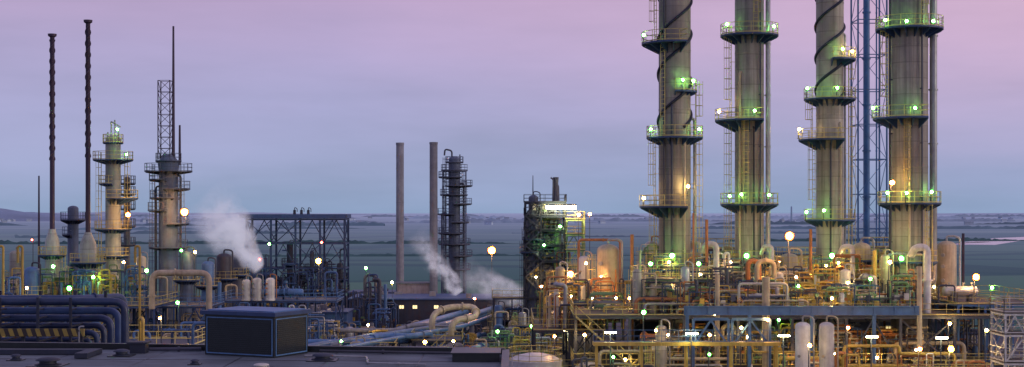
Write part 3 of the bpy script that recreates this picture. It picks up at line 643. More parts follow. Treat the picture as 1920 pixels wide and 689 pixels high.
manifolds(9,X(240,120),X(385,120),108,130,0,6,9.5,[BLUE2,YEL,BLUE,DARK2,LB],'low beside the flat roof')
for u,v,px in((462,524,8),(482,521,8.5),(507,521,8.5)): vv(u,v,200,px,7.7,PALE,'small white domed drum on the pipe deck',plat=False,lad=False)
for (u,v,dd,px,mt) in((30,470,196,12,SHELL2),(60,500,185,14,BLUE2),(265,480,192,9,CREAM),(350,470,200,12,SLATE),(390,490,210,12,BLUE2),(420,475,218,14,DARK2),(445,472,235,11,DARK2)): vv(u,v,dd,px,0,mt,f'vertical {MN.get(mt.name,"beige")} vessel in the low process area')
for u in(6,42,262): 
    x=X(u,172); z=Z(462,172); pipe([(x,172,0),(x,172,z),(x-.55,172,z),(x-.55,172,z-2)],.15,YEL,'tall yellow pipe hooked over at the top')
pipe([(X(285,175),175,8.2),(X(285,175),175,Z(512,175)),(X(392,175),175,Z(512,175)),(X(392,175),175,0)],.38,CREAM,'thick cream pipe rising over and down in an arch')
for u in(480,520,545): drum(X(u,203),203,7.7,.5,3.2,0,BLUE2,'blue grey heat exchanger on the low pipe deck')

for i,(v,ue,r) in enumerate(((566,243,.27),(583,230,.24),(597,216,.25),(611,203,.21),(624,190,.2),(637,178,.16))):
    d=96.5+i*.75; z=Z(v,d); x=X(ue,d); pipe([(X(-160,d),d,z),(x-.3,d,z),(x-.3,d,0)],r,[DBLUE,BLUE,DBLUE,DBLUE,BLUE,DBLUE][i],'long dark blue pipe running level then bending down',n=16,group='dark blue pipes')
pipe([(X(-160,103),103,Z(560,103)),(X(140,103),103,Z(560,103)),(X(205,103),107,Z(562,103)),(X(205,103),107,0)],.24,DBLUE,'long dark blue pipe bending back behind others',n=16,group='dark blue pipes')
for u in(-60,20,90,150):
    s=M()
    x=X(u,98); s.beam((x,95.9,0),(x,95.9,Z(555,98)),.16); s.beam((x,104.2,0),(x,104.2,Z(555,98)),.2)
    for v in(575,591,606,620,634,646): s.beam((x,95.9,Z(v,97.5)-.12),(x,104.3,Z(v,97.5)-.12),.1)
    thing('pipe_trestle','dark steel trestle holding the dark blue pipes','pipe support',(x,98,0),[('trestle',s,DARK)],'pipe trestles')
hz,nt,b_=nodes('hazard_stripes')
tc=nt.nodes.new('ShaderNodeTexCoord').outputs['Object']; sp=nt.nodes.new('ShaderNodeSeparateXYZ'); nt.links.new(tc,sp.inputs[0])
k=mth(nt,'LESS_THAN',mth(nt,'FRACT',mth(nt,'MULTIPLY',mth(nt,'ADD',sp.outputs[0],mth(nt,'MULTIPLY',sp.outputs[2],.35)),1.7)),.5)
nn=noi(nt,tc,2,5)
c=mixc(nt,k,(.02,.02,.02),(.42,.34,.07)); c=mixc(nt,mth(nt,'MULTIPLY',nn,.8),c,(.05,.045,.04)); nt.links.new(c,b_.inputs['Base Color'])
m=M(); m.box(X(-80,93),X(157,93),93,93.2,Z(631,93),Z(617,93)); pp=M()
for u in(-30,40,110,150): pp.beam((X(u,93),93.35,0),(X(u,93),93.35,Z(618,93)),.2)
thing('safety_barrier','yellow and black striped barrier board below the pipes','barrier',(X(-80,93),93,0),[('board',m,hz),('post',pp,DARK)])
for i in range(6):
    d=105+i*5;x=U(X(250,d),X(370,d)); mt=random.choice((YEL,CREAM,BLUE2,BLUE)); z=Z(U(595,635),d); pipe([(x,d,0),(x,d,z),(x+U(1,3),d,z),(x+3,d,0)],U(.06,.12),mt,f'{MN[mt.name]} pipe looping low near the roof')
structure('process_structure','small blue railed service platform on legs',[X(160,110),X(260,110),X(360,110)],[110,116],[Z(650,110)],BLUE,DL,YRAIL,w=.2,brace=.6,seed=51)
pipe([(X(268,104),104,0),(X(268,104),104,Z(600,104)),(X(250,104),106,Z(600,104)),(X(250,104),106,0)],.12,YEL,'yellow pipe loop beside the dark blue pipes')

# ------------------------------------------------------------------ centre: low buildings, pipes
WALL=steel('dark_wall_panel',(.035,.05,.09),.7,0,.3)
LWALL=steel('pale_wall_panel',(.36,.33,.37),.7,0,.4)
def building(u0,u1,vt,d,dep,wm,rm_,label,wins=(),roofbits=True,sd=1):
    rn=random.Random(sd); x0,x1=X(u0,d),X(u1,d); z=Z(vt,d)
    w=M(); w.box(x0,x1,d,d+dep,0,z-.25)
    r=M(); r.box(x0-.25,x1+.25,d-.25,d+dep+.25,z-.25,z)
    ru=[]
    if roofbits:
        for i in range(6):
            rb=M(); a=rn.uniform(x0+1,x1-1.5); b=d+rn.uniform(1,dep-1.5); rb.box(a,a+rn.uniform(.5,1.4),b,b+1,z,z+rn.uniform(.4,.9)); ru.append(('roof_unit',rb,GREY))
    parts=[('wall',w,wm),('roof',r,rm_,ru)]
    for (ua,ub,va,vb,lit) in wins:
        g=M(); g.box(X(ua,d),X(ub,d),d-.02,d+.05,Z(vb,d),Z(va,d)); fr=M()
        a,b,c,e=X(ua,d),X(ub,d),Z(vb,d),Z(va,d)
        fr.box(a-.08,a,d-.06,d+.02,c-.08,e+.08); fr.box(b,b+.08,d-.06,d+.02,c-.08,e+.08); fr.box(a,b,d-.055,d+.02,e,e+.08); fr.box(a,b,d-.055,d+.02,c-.08,c); fr.box((a+b)/2-.03,(a+b)/2+.03,d-.05,d-.021,c,e)
        parts.append(('window',g,EM['win'] if lit else BLACK,[('frame',fr,GREY)]))
    dr=M(); dr.box(x1-3,x1-2,d-.03,d+.04,0,2.1); parts.append(('door',dr,BLUE2))
    thing('industrial_building',label,'building',(x0,d,0),parts)
building(655,955,560,238,14,WALL,BLUE,'long dark flat roofed building with small lit windows',[(a,a+8,573,579,l) for a,l in((700,0),(722,0),(749,1),(774,1),(814,1),(850,0),(880,0),(915,0))],sd=1)
building(745,806,530,256.5,3,LWALL,GREY,'pale blocky building between the twin chimneys',(),False,2)
building(655,738,548,258,8,WALL,BLUE,'low dark shed behind the long building',(),True,3)
building(560,650,585,215,8,BLUE2,BLUE,'small blue grey shed by the pipe deck',[(580,590,595,603,0)],True,4)
building(1190,1780,600,160,5,DARK,DECKM,'added dark block standing in for shade beneath the process deck',[(a,a+12,612,622,1) for a in(1260,1400,1560,1660)],False,5)  # dark block and its windows added so gaps under the deck look dark
for i,(za,dx,r,mt,k) in enumerate(((3.4,0,.55,LB,0),(4.2,2.6,.45,LB,4),(3.2,5.4,.55,LB,-3),(4.4,8.2,.3,LB,2))):
    pipe([(-33+dx,150,za),(-25+dx,171,za),(-17+dx+k,196,za),(-6+dx+k*.5,246,za),(-6+dx+k*.5,246,0)],r,mt,f'large {MN[mt.name]} transfer pipe running across the yard',n=14,flange=False,group='transfer pipes')
for t in(0,.17,.34,.5,.66,.83,.98):
    s=M(); x=-25+19*t;y=171+75*t
    s.beam((x-1,y,0),(x-1,y,2.7),.18); s.beam((x+9,y,0),(x+9,y,2.7),.18); s.beam((x-1.2,y,2.5),(x+9.2,y,2.5),.2)
    thing('pipe_trestle','low steel trestle under the large transfer pipes','pipe support',(x,y,0),[('trestle',s,DARK)],'pipe trestles')
for i in range(10):
    z=1.8+(i%3)*1.1; yy=146+i*6; xa=X(600+U(-20,60),yy);xb=X(770+(i%5)*28,yy)
    mt=[LB,LB,GREY,LB,LB,LB,BLUE2,LB,GREY,LB][i]
    pipe([(xa-4,yy+3,0),(xa-4,yy+3,z),(xa,yy,z),((xa+xb)/2,yy,z),((xa+xb)/2+2,yy+3,z+.5),(xb,yy+3,z+.5),(xb+2,yy+9,z+.5),(xb+2,yy+9,0)],.48-.02*i,mt,f'{MN[mt.name]} pipe winding low across the yard',n=14)
manifolds(26,X(600,175),X(900,175),148,200,0,2.2,5.2,[LB,SILV,BLUE2,DARK2,SILV,YEL],'low in the yard',r0=.07,r1=.16)
manifolds(12,X(640,225),X(950,225),208,232,0,1.5,4.0,[LB,CREAM,BLUE2,DARK2],'before the long building',r0=.07,r1=.16)
manifolds(12,X(915,215),X(1005,215),190,240,0,4,7.5,[LB,GRN,BLUE2,DARK2,CREAM],'low behind the yard',r0=.07,r1=.16)
for i,(u,d_) in enumerate(((625,185),(668,172),(705,190),(745,168),(790,178),(835,172),(870,165),(905,172),(655,205),(760,205),(935,205),(965,215),(980,195))):
    vessel(X(u,d_),d_,U(.4,.8),0,U(2.5,4.6) if u<930 else U(5,7),random.choice((PALE,LB,CREAM,SILV,BLUE2)),'small upright vessel standing low in the yard',plat=i%3==0,lad=i%2==0)
structure('process_structure','low railed pipe platform in the yard',[X(640,172),X(690,172),X(740,172)],[170,175],[3.4],BLUE,DL,YRAIL,w=.16,brace=.4,seed=63)
structure('process_structure','low railed pipe platform in the yard',[X(775,182),X(820,182),X(865,182)],[180,186],[3.8],DARK2,DL,YRAIL,w=.16,brace=.4,seed=64,stair=True)
structure('process_structure','dark railed pipe bridge at the edge of the yard',[X(925,212),X(960,212),X(995,212)],[210,216],[4.2,7.4],DARK2,DL,YRAIL,w=.18,brace=.6,seed=65)
pipe([(X(810,190),190,0),(X(810,190),190,Z(590,190)),(X(838,190),192,Z(578,190)),(X(890,190),193,Z(578,190)),(X(893,190),190,Z(596,190)),(X(850,190),188,Z(598,190)),(X(840,190),188,0)],.42,CREAM,'tan expansion loop pipe folded back on itself',n=14)
# mid-right yard
structure('process_structure','low railed walkway platform in the yard',[X(870,175),X(930,175),X(990,175)],[172,178],[2.6],YEL,DL,YRAIL,w=.18,brace=.4,seed=61)
structure('process_structure','low railed walkway platform by the white tank',[X(1000,165)+3*i for i in range(4)],[160,168],[2.8],GRN,DL,YRAIL,w=.18,brace=.4,seed=62)
clutter_pipes(18,X(860,185),X(1110,185),168,200,0,1.2,5,[YEL,CREAM,GRN,DARK2,ORANGE,SILV],'low in the yard',(.06,.14))
manifolds(24,X(850,180),X(1100,180),166,200,0,2,5.5,[YEL,CREAM,GRN,DARK2,SILV,YEL],'low in the yard',r0=.05,r1=.11)
manifolds(8,X(850,160),X(1010,160),157,166,0,1.0,2.8,[YEL,CREAM,GRN,DARK2],'low near the white tank',r0=.05,r1=.11)
for i in range(6): drum(X(880+40*i,U(175,190)),U(172,195),.1,U(.4,.6),U(2.5,4),U(-20,20),random.choice((CREAM,SILV,GRN,BLUE2)),'horizontal drum on saddles low in the yard')
WHT=steel('white_tank_paint',(.80,.80,.78),.4,0,.3,(.4,.36,.32))
def tank(u,v,d,px,label):
    x=X(u,d);z=Z(v,d);r=P150(px,d);t=M(); t.lathe(x,d,[(r,0),(r,z-.1),(r+.07,z-.1),(r+.07,z),(r,z),(r*.7,z+r*.16),(r*.3,z+r*.25),(.02,z+r*.27)],40)
    rl=M(); rail_line(rl,[(x+math.cos(a)*r,d+math.sin(a)*r,z) for a in [2*math.pi*i/14 for i in range(14)]],closed=True,r=.025)
    thing('storage_tank',label,'tank',(x,d,0),[('shell',t,WHT),('railing',rl,YRAIL)])
tank(1003,675,132,50,'white low storage tank with shallow domed roof')
tank(1105,686,134,26,'small white storage tank with domed roof')

# ------------------------------------------------------------------ near roof
rf=M()
P=[(-44,52),(-.4,52),(-.4,80.6),(-44,86.2)]
def prism(m,P,z0,z1):
    n=len(P); m.add([(p[0],p[1],z0) for p in P]+[(p[0],p[1],z1) for p in P],[tuple(range(n-1,-1,-1)),tuple(range(n,2*n))]+[(i,(i+1)%n,(i+1)%n+n,i+n) for i in range(n)])
wl=M(); prism(wl,P,0,11.7)
Q=[(-44.2,51.8),(-.15,51.8),(-.15,80.8),(-44.2,86.4)]; prism(rf,Q,11.7,12.0)
pa=M()
def bar(m,a,b,w,z0,z1):
    a=Vector((a[0],a[1],0));b=Vector((b[0],b[1],0));d=(b-a);L=d.length;d.normalize();n=Vector((-d.y,d.x,0)); m.obox(a-n*w/2,d,n,L,w,z0,z1)
bar(pa,(-44,86.2),(-.4,80.6),.4,12.0,12.35); bar(pa,(-.35,80.4),(-.35,52),.4,12.0,12.3)
se=M()
for i in range(1,9): 
    x=-40+i*5; bar(se,(x,52),(x+.01,81+(-x)*.1),.05,12.0,12.012)
bar(se,(-44,79),(-.6,76.5),.05,12.0,12.016)
thing('flat_roof_building','grey flat roofed building with dark parapet and roof vents','building',(-22,66,0),[('wall',wl,WALL),('roof',rf,ROOFM,[('roof_seam',se,BLACK)]),('parapet',pa,BLACK)])
c0=Vector((-13.1,78.4,0)); a1=math.radians(154); fx=Vector((math.cos(a1),math.sin(a1),0)); sx=Vector((math.cos(a1-math.pi/2),math.sin(a1-math.pi/2),0))
LF,LS=4.75,3.25; z0,z1=12.0,14.3
bd=M(); bd.obox(c0,fx,sx,LF,LS,z0,z1-.01)
cp=M(); cp.obox(c0-fx*.2-sx*.2,fx,sx,LF+.4,LS+.4,z1,z1+.2)
cp2=M(); cp2.obox(c0+fx*.1+sx*.1,fx,sx,LF-.2,LS-.2,z1+.2,z1+.26)
tr=M(); o=.02
def strip(face,t0,t1,za,zb):
    if face==0: tr.obox(c0+fx*t0-sx*(o*1.5),fx,sx,(t1-t0),o*1.5,za,zb)
    else: tr.obox(c0+sx*t0-fx*(o*1.5),fx,sx,o*1.5,(t1-t0),za,zb)
for fc,L in((0,LF),(1,LS)):
    strip(fc,.12,L-.12,z0+.1,z0+.16); strip(fc,.12,L-.12,z1-.2,z1-.14); strip(fc,.12,.17,z0+.16,z1-.2); strip(fc,L-.17,L-.12,z0+.16,z1-.2)
lv=M(); n=16
for k in range(n):
    z=z0+.24+(z1-z0-.55)*k/n
    lv.obox(c0+fx*.25-sx*.03,fx,sx,LF-.5,.028,z,z+.05); lv.obox(c0+sx*.25-fx*.03,fx,sx,.028,LS-.5,z,z+.05)
thing('rooftop_plant_room','black panelled boxy plant room with pale capping on roof','roof structure',tuple(c0+Vector((0,0,12))),[('body',bd,BLACK),('cap',cp,BLUE),('cap_membrane',cp2,BLUE2),('trim',tr,LB),('louvre',lv,BLACK)])
def roofvent(u,v,r,h,mt=DARK):
    d=8*F/(v-400); x=X(u,d); m=M(); m.lathe(x,d,[(r*1.25,12.0),(r*1.25,12.08),(r*.8,12.12),(r*.8,12+h*.6),(r*1.15,12+h*.62)]+dome(r*1.15,12+h*.66,h*.34,5),20)
    c=M(); c.box(x-r*1.6,x+r*1.6,d-r*1.6,d+r*1.6,12.0,12.05)
    thing('roof_vent','small round domed vent on the grey flat roof','roof vent',(x,d,12),[('dome',m,mt),('curb',c,BLACK)])
roofvent(90,686,.55,.45);roofvent(605,676,.5,.4);roofvent(490,692,.35,.3,PALE);roofvent(228,668,.4,.4);roofvent(365,684,.2,.3);roofvent(30,676,.25,.35)
d=81;m=M(); m.box(X(243,d),X(272,d),d,d+.8,12,12.55); m.box(X(238,d),X(276,d),d-.1,d+.9,12.55,12.65); thing('roof_unit','small dark ventilation box on the flat roof','roof unit',(X(243,d),d,12),[('box',m,DARK)])
d=76.4;m=M(); m.box(X(848,d),X(936,d),d,d+2.6,12.02,12.42); m.box(X(845,d),X(939,d),d-.1,d+2.7,12.42,12.5); thing('roof_unit','long low dark box at the end of the roof','roof unit',(X(850,d),d,12),[('box',m,BLACK)])
m=M(); m.box(-31,-24,80.2,80.9,12.03,12.3); m.box(-24.01,-23.3,78,80.9,12.035,12.31); thing('roof_duct','low dark duct lying bent across the flat roof','duct',(-28,80,12),[('duct',m,DARK)])
pipe([(X(280,82),82,12.15),(X(375,82),82.3,12.15)],.1,DARK2,'thin dark conduit lying on the flat roof',group='roof conduits')
pipe([(-11,81.4,12.12),(-2,79.8,12.12)],.08,DARK2,'thin dark conduit lying on the flat roof',group='roof conduits')
pipe([(-11.5,78.9,12.1),(-8,78.2,12.1),(-7.6,75,12.1),(-4.5,74.2,12.1)],.05,SILV,'thin silver conduit kinked across the flat roof',group='roof conduits')
m=M(); x=X(150,84.2); m.tube((x,84,12),(x,84,13.1),.05,n=6); m.path([(x,84,13),(x,84,13.3),(x+.3,84,13.3)],.05,6)
thing('roof_pipe','small vent pipe with bent top on the roof','pipe',(x,84,12),[('run',m,SILV)])

# ------------------------------------------------------------------ lamps
def onplat(u,v,d,c,r=.17): lamp(u,v,d,c,Z(v,d)-1.0,r)
for u,v,d,c in [(1300,152,148.0,'g'),(1220,243,148.2,'g'),(1311,243,148.3,'g'),(1207,372,149,'w'),(1290,350,147.3,'w'),(1207,66,149,'g'),(1280,150,147.3,'g'),
  (1363,46,150.3,'g'),(1451,50,150.3,'g'),(1415,208,149.0,'g'),(1368,368,150.3,'g'),(1442,366,149.6,'g'),(1390,365,148.8,'g'),(1348,210,151,'w'),
  (1514,166,156.3,'g'),(1598,97,156.6,'w'),(1580,92,155.4,'g'),(1512,398,156.8,'g'),(1498,243,157.5,'w'),(1570,165,155.0,'g'),(1545,395,155.0,'g'),
  (1660,38,142.8,'g'),(1750,40,142.8,'g'),(1716,203,141.8,'g'),(1637,203,144.5,'g'),(1664,362,142.8,'g'),(1747,360,142.8,'g'),(1700,362,141.6,'g'),(1700,40,141.8,'g')]: onplat(u,v,d,c)
for u,v,d,c,zb,r in [(1480,443,137,'o',10.38,.46),(1673,343,141,'o',10.38,.30),(1668,492,137,'o',10.38,.24),(1830,520,139,'o',0,.38),
  (1493,520,135,'o',10.38,.16),(1497,537,135,'g',10.38,.14),(1632,523,135,'g',10.38,.16),(1310,495,136,'g',10.38,.2),(1260,480,146,'g',10.38,.26),(1560,480,152,'g',10.38,.28),(1400,480,147,'g',10.38,.26),(1690,485,140,'g',10.38,.26),(1220,495,141,'g',13.5,.2),
  (1070,514,150,'o',8.47,.36),(922,470,230,'o',0,.7),(1085,403,203,'o',0,.3),(1106,402,203,'o',0,.26),(1207,586,129.5,'g',0,.2),
  (1783,655,117,'w',0,.24),(1518,648,114,'w',0,.16),(797,642,165,'w',0,.22),(722,657,160,'w',0,.18),(933,622,180,'g',0,.2),(997,612,175,'g',0,.2),
  (240,403,196,'o',0,.38),(346,398,199,'o',0,.6),(60,450,190,'r',0,.15),(220,243,197.5,'g',Z(268,197.5),.18),(237,290,197,'g',Z(300,197),.18),(130,541,178,'g',8.37,.3),(275,508,178,'g',0,.24),(300,597,106,'w',0,.1),(333,568,150,'g',0,.18),
  (100,500,190,'g',0,.24),(175,520,184,'g',0,.24),(232,492,195,'w',0,.18),(340,470,198,'g',0,.18),(366,473,198,'w',0,.18),(505,458,255,'g',0,.24),(603,455,255,'r',0,.24),(487,487,240,'r',0,.3),(597,490,236,'w',0,.42),(686,503,240,'g',0,.24),(735,530,238,'w',0,.22),
  (1560,560,133,'w',5.68,.14),(1340,590,134,'w',5.68,.14),(1460,600,136,'g',5.68,.15),(1180,560,148,'o',0,.2),(1110,560,146,'w',4.5,.14),(1265,530,137.9,'w',10.38,.13),(1590,530,137.9,'w',10.38,.13),(1440,545,140,'o',10.38,.18),(1860,540,150,'g',0,.18),(1040,545,160,'w',0,.16),(890,560,225,'o',0,.22),(1020,460,203,'g',0,.18),(1050,425,203,'g',0,.2),(1005,520,203,'w',0,.14),  # lamps of these last rows are added to tint the lower plant
  (1230,620,125.5,'w',0,.13),(1390,615,125,'w',0,.13),(1590,615,125.5,'o',0,.18),(1150,670,125.5,'g',0,.13),(1330,665,117,'g',0,.12),(1850,620,125,'w',0,.14),(50,540,178,'w',8.37,.16),(200,560,171,'w',0,.16),
  (690,610,190,'w',0,.16),(850,640,160,'w',0,.15),(640,640,165,'g',0,.14),(1725,655,117,'o',0,.2),(1440,600,125,'o',0,.18)]:
    lamp(u,v,d,c,zb,r)
for i in range(20):  # this and the next two loops add random lamps for warm light
    u=1200+i*29+U(-6,6); d=U(144.5,153); lamp(u,U(490,545),d,'w' if i%3 else 'o',10.38,.14,label='small added fill lamp among the deck pipework')
for i in range(11):
    u=1030+i*76+U(-10,10); d=132.9; lamp(u,U(600,680),d,'w' if i%3 else 'o',0,.15,label='small added fill lamp below the steel deck')
for i in range(6):
    u=1015+i*28; lamp(u,U(490,560),U(141,151),'w' if i%2 else 'o',0,.13,label='small added fill lamp among low deck pipework')
for u,v,d in [(1065,622,150),(1145,624,125.7),(1297,626,121.0),(1470,630,125.7),(1635,632,123),(1766,634,125.7)]:
    x=X(u,d);z=Z(v,d); t=M(); t.box(x-.5,x+.5,d-.1,d+.1,z-.06,z+.06); h=M(); h.box(x-.55,x+.55,d-.16,d+.16,z+.07,z+.12); h.tube((x,d+.3,0),(x,d+.3,z+.1),.06,n=6); h.beam((x,d+.3,z+.10),(x,d,z+.10),.04)
    thing('fluorescent_lamp','lit fluorescent tube lamp on a slim post','lamp',(x,d,0),[('tube',t,EM['f']),('stand',h,DARK2)],'fluorescent plant lamps')

# ------------------------------------------------------------------ steam
def steam(u0,v0,u1,v1,d,wpx,dens,sd,w0=.22):
    a=Vector((X(u0,d),d,Z(v0,d)));b=Vector((X(u1,d),d,Z(v1,d)))
    t=b-a;L=t.length;w=wpx/F*d
    me=bpy.data.meshes.new('steam_plume'); m=M(); m.box(-1,1,-1,1,-1,1); me.from_pydata(m.v,[],m.f); me.update()
    o=bpy.data.objects.new('steam_plume',me); COL.objects.link(o); o.location=(a+b)/2
    o.rotation_euler=t.to_track_quat('Z','Y').to_euler(); o.scale=(w,w,L/2)
    mt=bpy.data.materials.new('steam_vapour'); mt.use_nodes=True; nt=mt.node_tree; nt.nodes.remove(nt.nodes['Principled BSDF'])
    co=nt.nodes.new('ShaderNodeTexCoord').outputs['Object']; sp=nt.nodes.new('ShaderNodeSeparateXYZ')
    nz=nt.nodes.new('ShaderNodeTexNoise'); nz.inputs['Scale'].default_value=1.1; nz.inputs['Detail'].default_value=4
    mp=nt.nodes.new('ShaderNodeMapping'); mp.inputs['Location'].default_value=(sd*3.1,sd,0); mp.inputs['Scale'].default_value=(1,1,L/2/w); nt.links.new(co,mp.inputs[0]); nt.links.new(mp.outputs[0],nz.inputs['Vector'])
    sb=nt.nodes.new('ShaderNodeVectorMath'); sb.operation='SUBTRACT'; nt.links.new(nz.outputs['Color'],sb.inputs[0]); sb.inputs[1].default_value=(.5,.5,.5)
    ml=nt.nodes.new('ShaderNodeVectorMath'); ml.operation='MULTIPLY_ADD'; nt.links.new(sb.outputs[0],ml.inputs[0]); ml.inputs[1].default_value=(1.2,1.2,.3); nt.links.new(co,ml.inputs[2])
    nt.links.new(ml.outputs[0],sp.inputs[0])
    x,y,z=sp.outputs
    tt=mth(nt,'MULTIPLY_ADD',z,.5,.5,True)
    rr=mth(nt,'SQRT',mth(nt,'ADD',mth(nt,'MULTIPLY',x,x),mth(nt,'MULTIPLY',y,y)))
    wd=mth(nt,'MULTIPLY_ADD',mth(nt,'POWER',tt,.8),.9-w0,w0)
    e=mth(nt,'SUBTRACT',1.0,mth(nt,'DIVIDE',rr,wd),clamp=True)
    n2=noi(nt,mp.outputs[0],2.6,6,.65)
    n2=mth(nt,'MULTIPLY_ADD',n2,4.5,-1.75,True)
    e=mth(nt,'MULTIPLY',mth(nt,'MULTIPLY',e,1.5,clamp=True),mth(nt,'MULTIPLY_ADD',n2,.9,.1))
    fade=mth(nt,'MULTIPLY',mth(nt,'MULTIPLY_ADD',tt,-2.0,2.0,True),mth(nt,'MULTIPLY',tt,30,clamp=True))
    den=mth(nt,'MULTIPLY',mth(nt,'MULTIPLY',e,fade),mth(nt,'MULTIPLY_ADD',tt,-dens*.7,dens))
    pv=nt.nodes.new('ShaderNodeVolumePrincipled'); pv.inputs['Color'].default_value=(.97,.97,1,1); pv.inputs['Anisotropy'].default_value=.1
    pv.inputs['Emission Color'].default_value=(.78,.80,1,1); nt.links.new(mth(nt,'MULTIPLY',den,.32),pv.inputs['Emission Strength'])  # added emission stands in for light scattered repeatedly inside the steam
    nt.links.new(den,pv.inputs['Density']); nt.links.new(pv.outputs[0],nt.nodes['Material Output'].inputs['Volume'])
    me.materials.append(mt); o['kind']='stuff'; o['label']='drifting white steam plume rising from the plant'; o['category']='steam'
steam(492,504,376,372,232,70,1.25,1,.3)
steam(860,552,775,436,246,34,1.0,2,.3)
steam(1002,566,850,510,214,46,.7,3,.35)

# ------------------------------------------------------------------ ground and distance
def sheet(name,P,z,mat,label=None):
    m=M(); m.add([(p[0],p[1],z) for p in P],[tuple(range(len(P)))]); me=bpy.data.meshes.new(name); me.from_pydata(m.v,[],m.f); me.update(); me.materials.append(mat)
    o=bpy.data.objects.new(name,me); COL.objects.link(o); o['kind']='structure'; return o
gm,nt,b=nodes('field_ground')
co=nt.nodes.new('ShaderNodeTexCoord').outputs['Object']
vo=nt.nodes.new('ShaderNodeTexVoronoi'); mp=nt.nodes.new('ShaderNodeMapping'); mp.inputs['Scale'].default_value=(.0022,.0065,1); mp.inputs['Rotation'].default_value=(0,0,.16); nt.links.new(co,mp.inputs[0]); nt.links.new(mp.outputs[0],vo.inputs['Vector']); vo.inputs['Scale'].default_value=1
ve=nt.nodes.new('ShaderNodeTexVoronoi'); ve.feature='DISTANCE_TO_EDGE'; nt.links.new(mp.outputs[0],ve.inputs['Vector']); ve.inputs['Scale'].default_value=1
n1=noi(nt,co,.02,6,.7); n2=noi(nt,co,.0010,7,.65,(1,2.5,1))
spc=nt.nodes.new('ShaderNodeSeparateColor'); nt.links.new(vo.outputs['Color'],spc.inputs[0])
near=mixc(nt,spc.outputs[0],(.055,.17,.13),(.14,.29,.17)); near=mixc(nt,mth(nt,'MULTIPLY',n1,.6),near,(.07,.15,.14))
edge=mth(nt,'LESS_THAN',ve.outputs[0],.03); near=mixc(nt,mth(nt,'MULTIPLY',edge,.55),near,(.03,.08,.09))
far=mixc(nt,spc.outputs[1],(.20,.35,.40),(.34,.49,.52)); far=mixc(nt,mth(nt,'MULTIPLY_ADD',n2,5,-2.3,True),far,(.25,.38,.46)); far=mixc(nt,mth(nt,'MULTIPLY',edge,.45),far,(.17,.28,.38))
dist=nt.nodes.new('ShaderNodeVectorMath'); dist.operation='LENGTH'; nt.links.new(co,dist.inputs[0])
t=mth(nt,'SUBTRACT',1.0,mth(nt,'POWER',2.718,mth(nt,'DIVIDE',mth(nt,'SUBTRACT',dist.outputs['Value'],350),-1300)),clamp=True)  # distance haze painted into the field colour, paler further out
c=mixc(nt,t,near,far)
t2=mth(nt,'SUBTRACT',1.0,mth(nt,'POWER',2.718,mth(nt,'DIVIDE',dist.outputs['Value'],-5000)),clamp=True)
c=mixc(nt,t2,c,(.58,.76,.88))  # horizon haze mixed into the base colour as well
nt.links.new(c,b.inputs['Base Color']); b.inputs['Roughness'].default_value=.95
b.inputs['Specular IOR Level'].default_value=.0
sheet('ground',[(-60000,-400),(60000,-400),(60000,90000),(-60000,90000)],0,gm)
ym,nt,b=nodes('yard_surface')
co=nt.nodes.new('ShaderNodeTexCoord').outputs['Object']
n1=noi(nt,co,.12,6,.7);n2=noi(nt,co,2,5,.7)
c=mixc(nt,ramp(nt,n1,[(.45,0),(.68,1)]),(.04,.05,.065),(.15,.135,.13)); c=mixc(nt,mth(nt,'MULTIPLY',n2,.5),c,(.035,.04,.05)); nt.links.new(c,b.inputs['Base Color']); b.inputs['Roughness'].default_value=.85
sheet('yard_pavement',[(-150,60),(85,60),(85,230),(60,300),(-10,345),(-160,340)],.03,ym)
wm,nt,b=nodes('river_water'); b.inputs['Base Color'].default_value=(.6,.64,.70,1); b.inputs['Roughness'].default_value=.25; b.inputs['Metallic'].default_value=.5
def strip_line(name,pts,w,z,mat):
    m=M()
    L=[];Rr=[]
    for i,p in enumerate(pts):
        a=Vector(pts[max(0,i-1)]);q=Vector(pts[min(len(pts)-1,i+1)]);t=(q-a).normalized();n=Vector((-t.y,t.x)); L.append(Vector(p)+n*w/2);Rr.append(Vector(p)-n*w/2)
    n=len(pts); m.add([(p.x,p.y,z) for p in L]+[(p.x,p.y,z) for p in Rr],[(i,i+1,n+i+1,n+i) for i in range(n-1)])
    me=bpy.data.meshes.new(name); me.from_pydata(m.v,[],m.f); me.update(); me.materials.append(mat); o=bpy.data.objects.new(name,me); COL.objects.link(o); o['kind']='structure'
strip_line('river',[(290,900),(400,1130),(470,1220),(600,1420),(1000,1900),(1500,2300)],30,.05,wm)
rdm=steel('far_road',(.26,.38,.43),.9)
strip_line('road',[(-900,700),(-200,760),(100,820),(260,900),(330,985)],7,.05,rdm)
hm=steel('hazy_hill',(.19,.28,.40),.95,0,.3,(.15,.22,.33),.004)  # hill colour has the distance haze painted in
def hill(x0,x1,y,h,sd,dep=900,mt=hm):
    m=M(); nx,ny=160,8; vs=[];
    for j in range(ny+1):
        for i in range(nx+1):
            x=x0+(x1-x0)*i/nx; t=i/nx; s=math.sin(math.pi*j/ny)
            e=min(1,t*5,(1-t)*3.0); e=e*e*(3-2*e)
            z=h*e*s*(.65+.5*noise.noise(Vector((x*.0016,j*.35,sd)))+.16*noise.noise(Vector((x*.012,j,sd)))+.12*noise.noise(Vector((x*.05,j,sd))))
            vs.append((x,y+dep*(j/ny-.5),max(-1,z-1)))
    m.add(vs,[(j*(nx+1)+i,j*(nx+1)+i+1,(j+1)*(nx+1)+i+1,(j+1)*(nx+1)+i) for j in range(ny) for i in range(nx)])
    o=mk('hill',m,mt,(0,0,0)); o['kind']='structure'
hm2=steel('far_hazy_hill',(.42,.58,.74),.95,0,.2,(.38,.54,.70),.004)  # paler mix, more haze put into the colour
hill(-2800,-1000,3900,66,1,900,hm); hill(-9000,-500,16000,36,2,3000,hm2); hill(3000,12000,17000,28,3,3000,hm2)
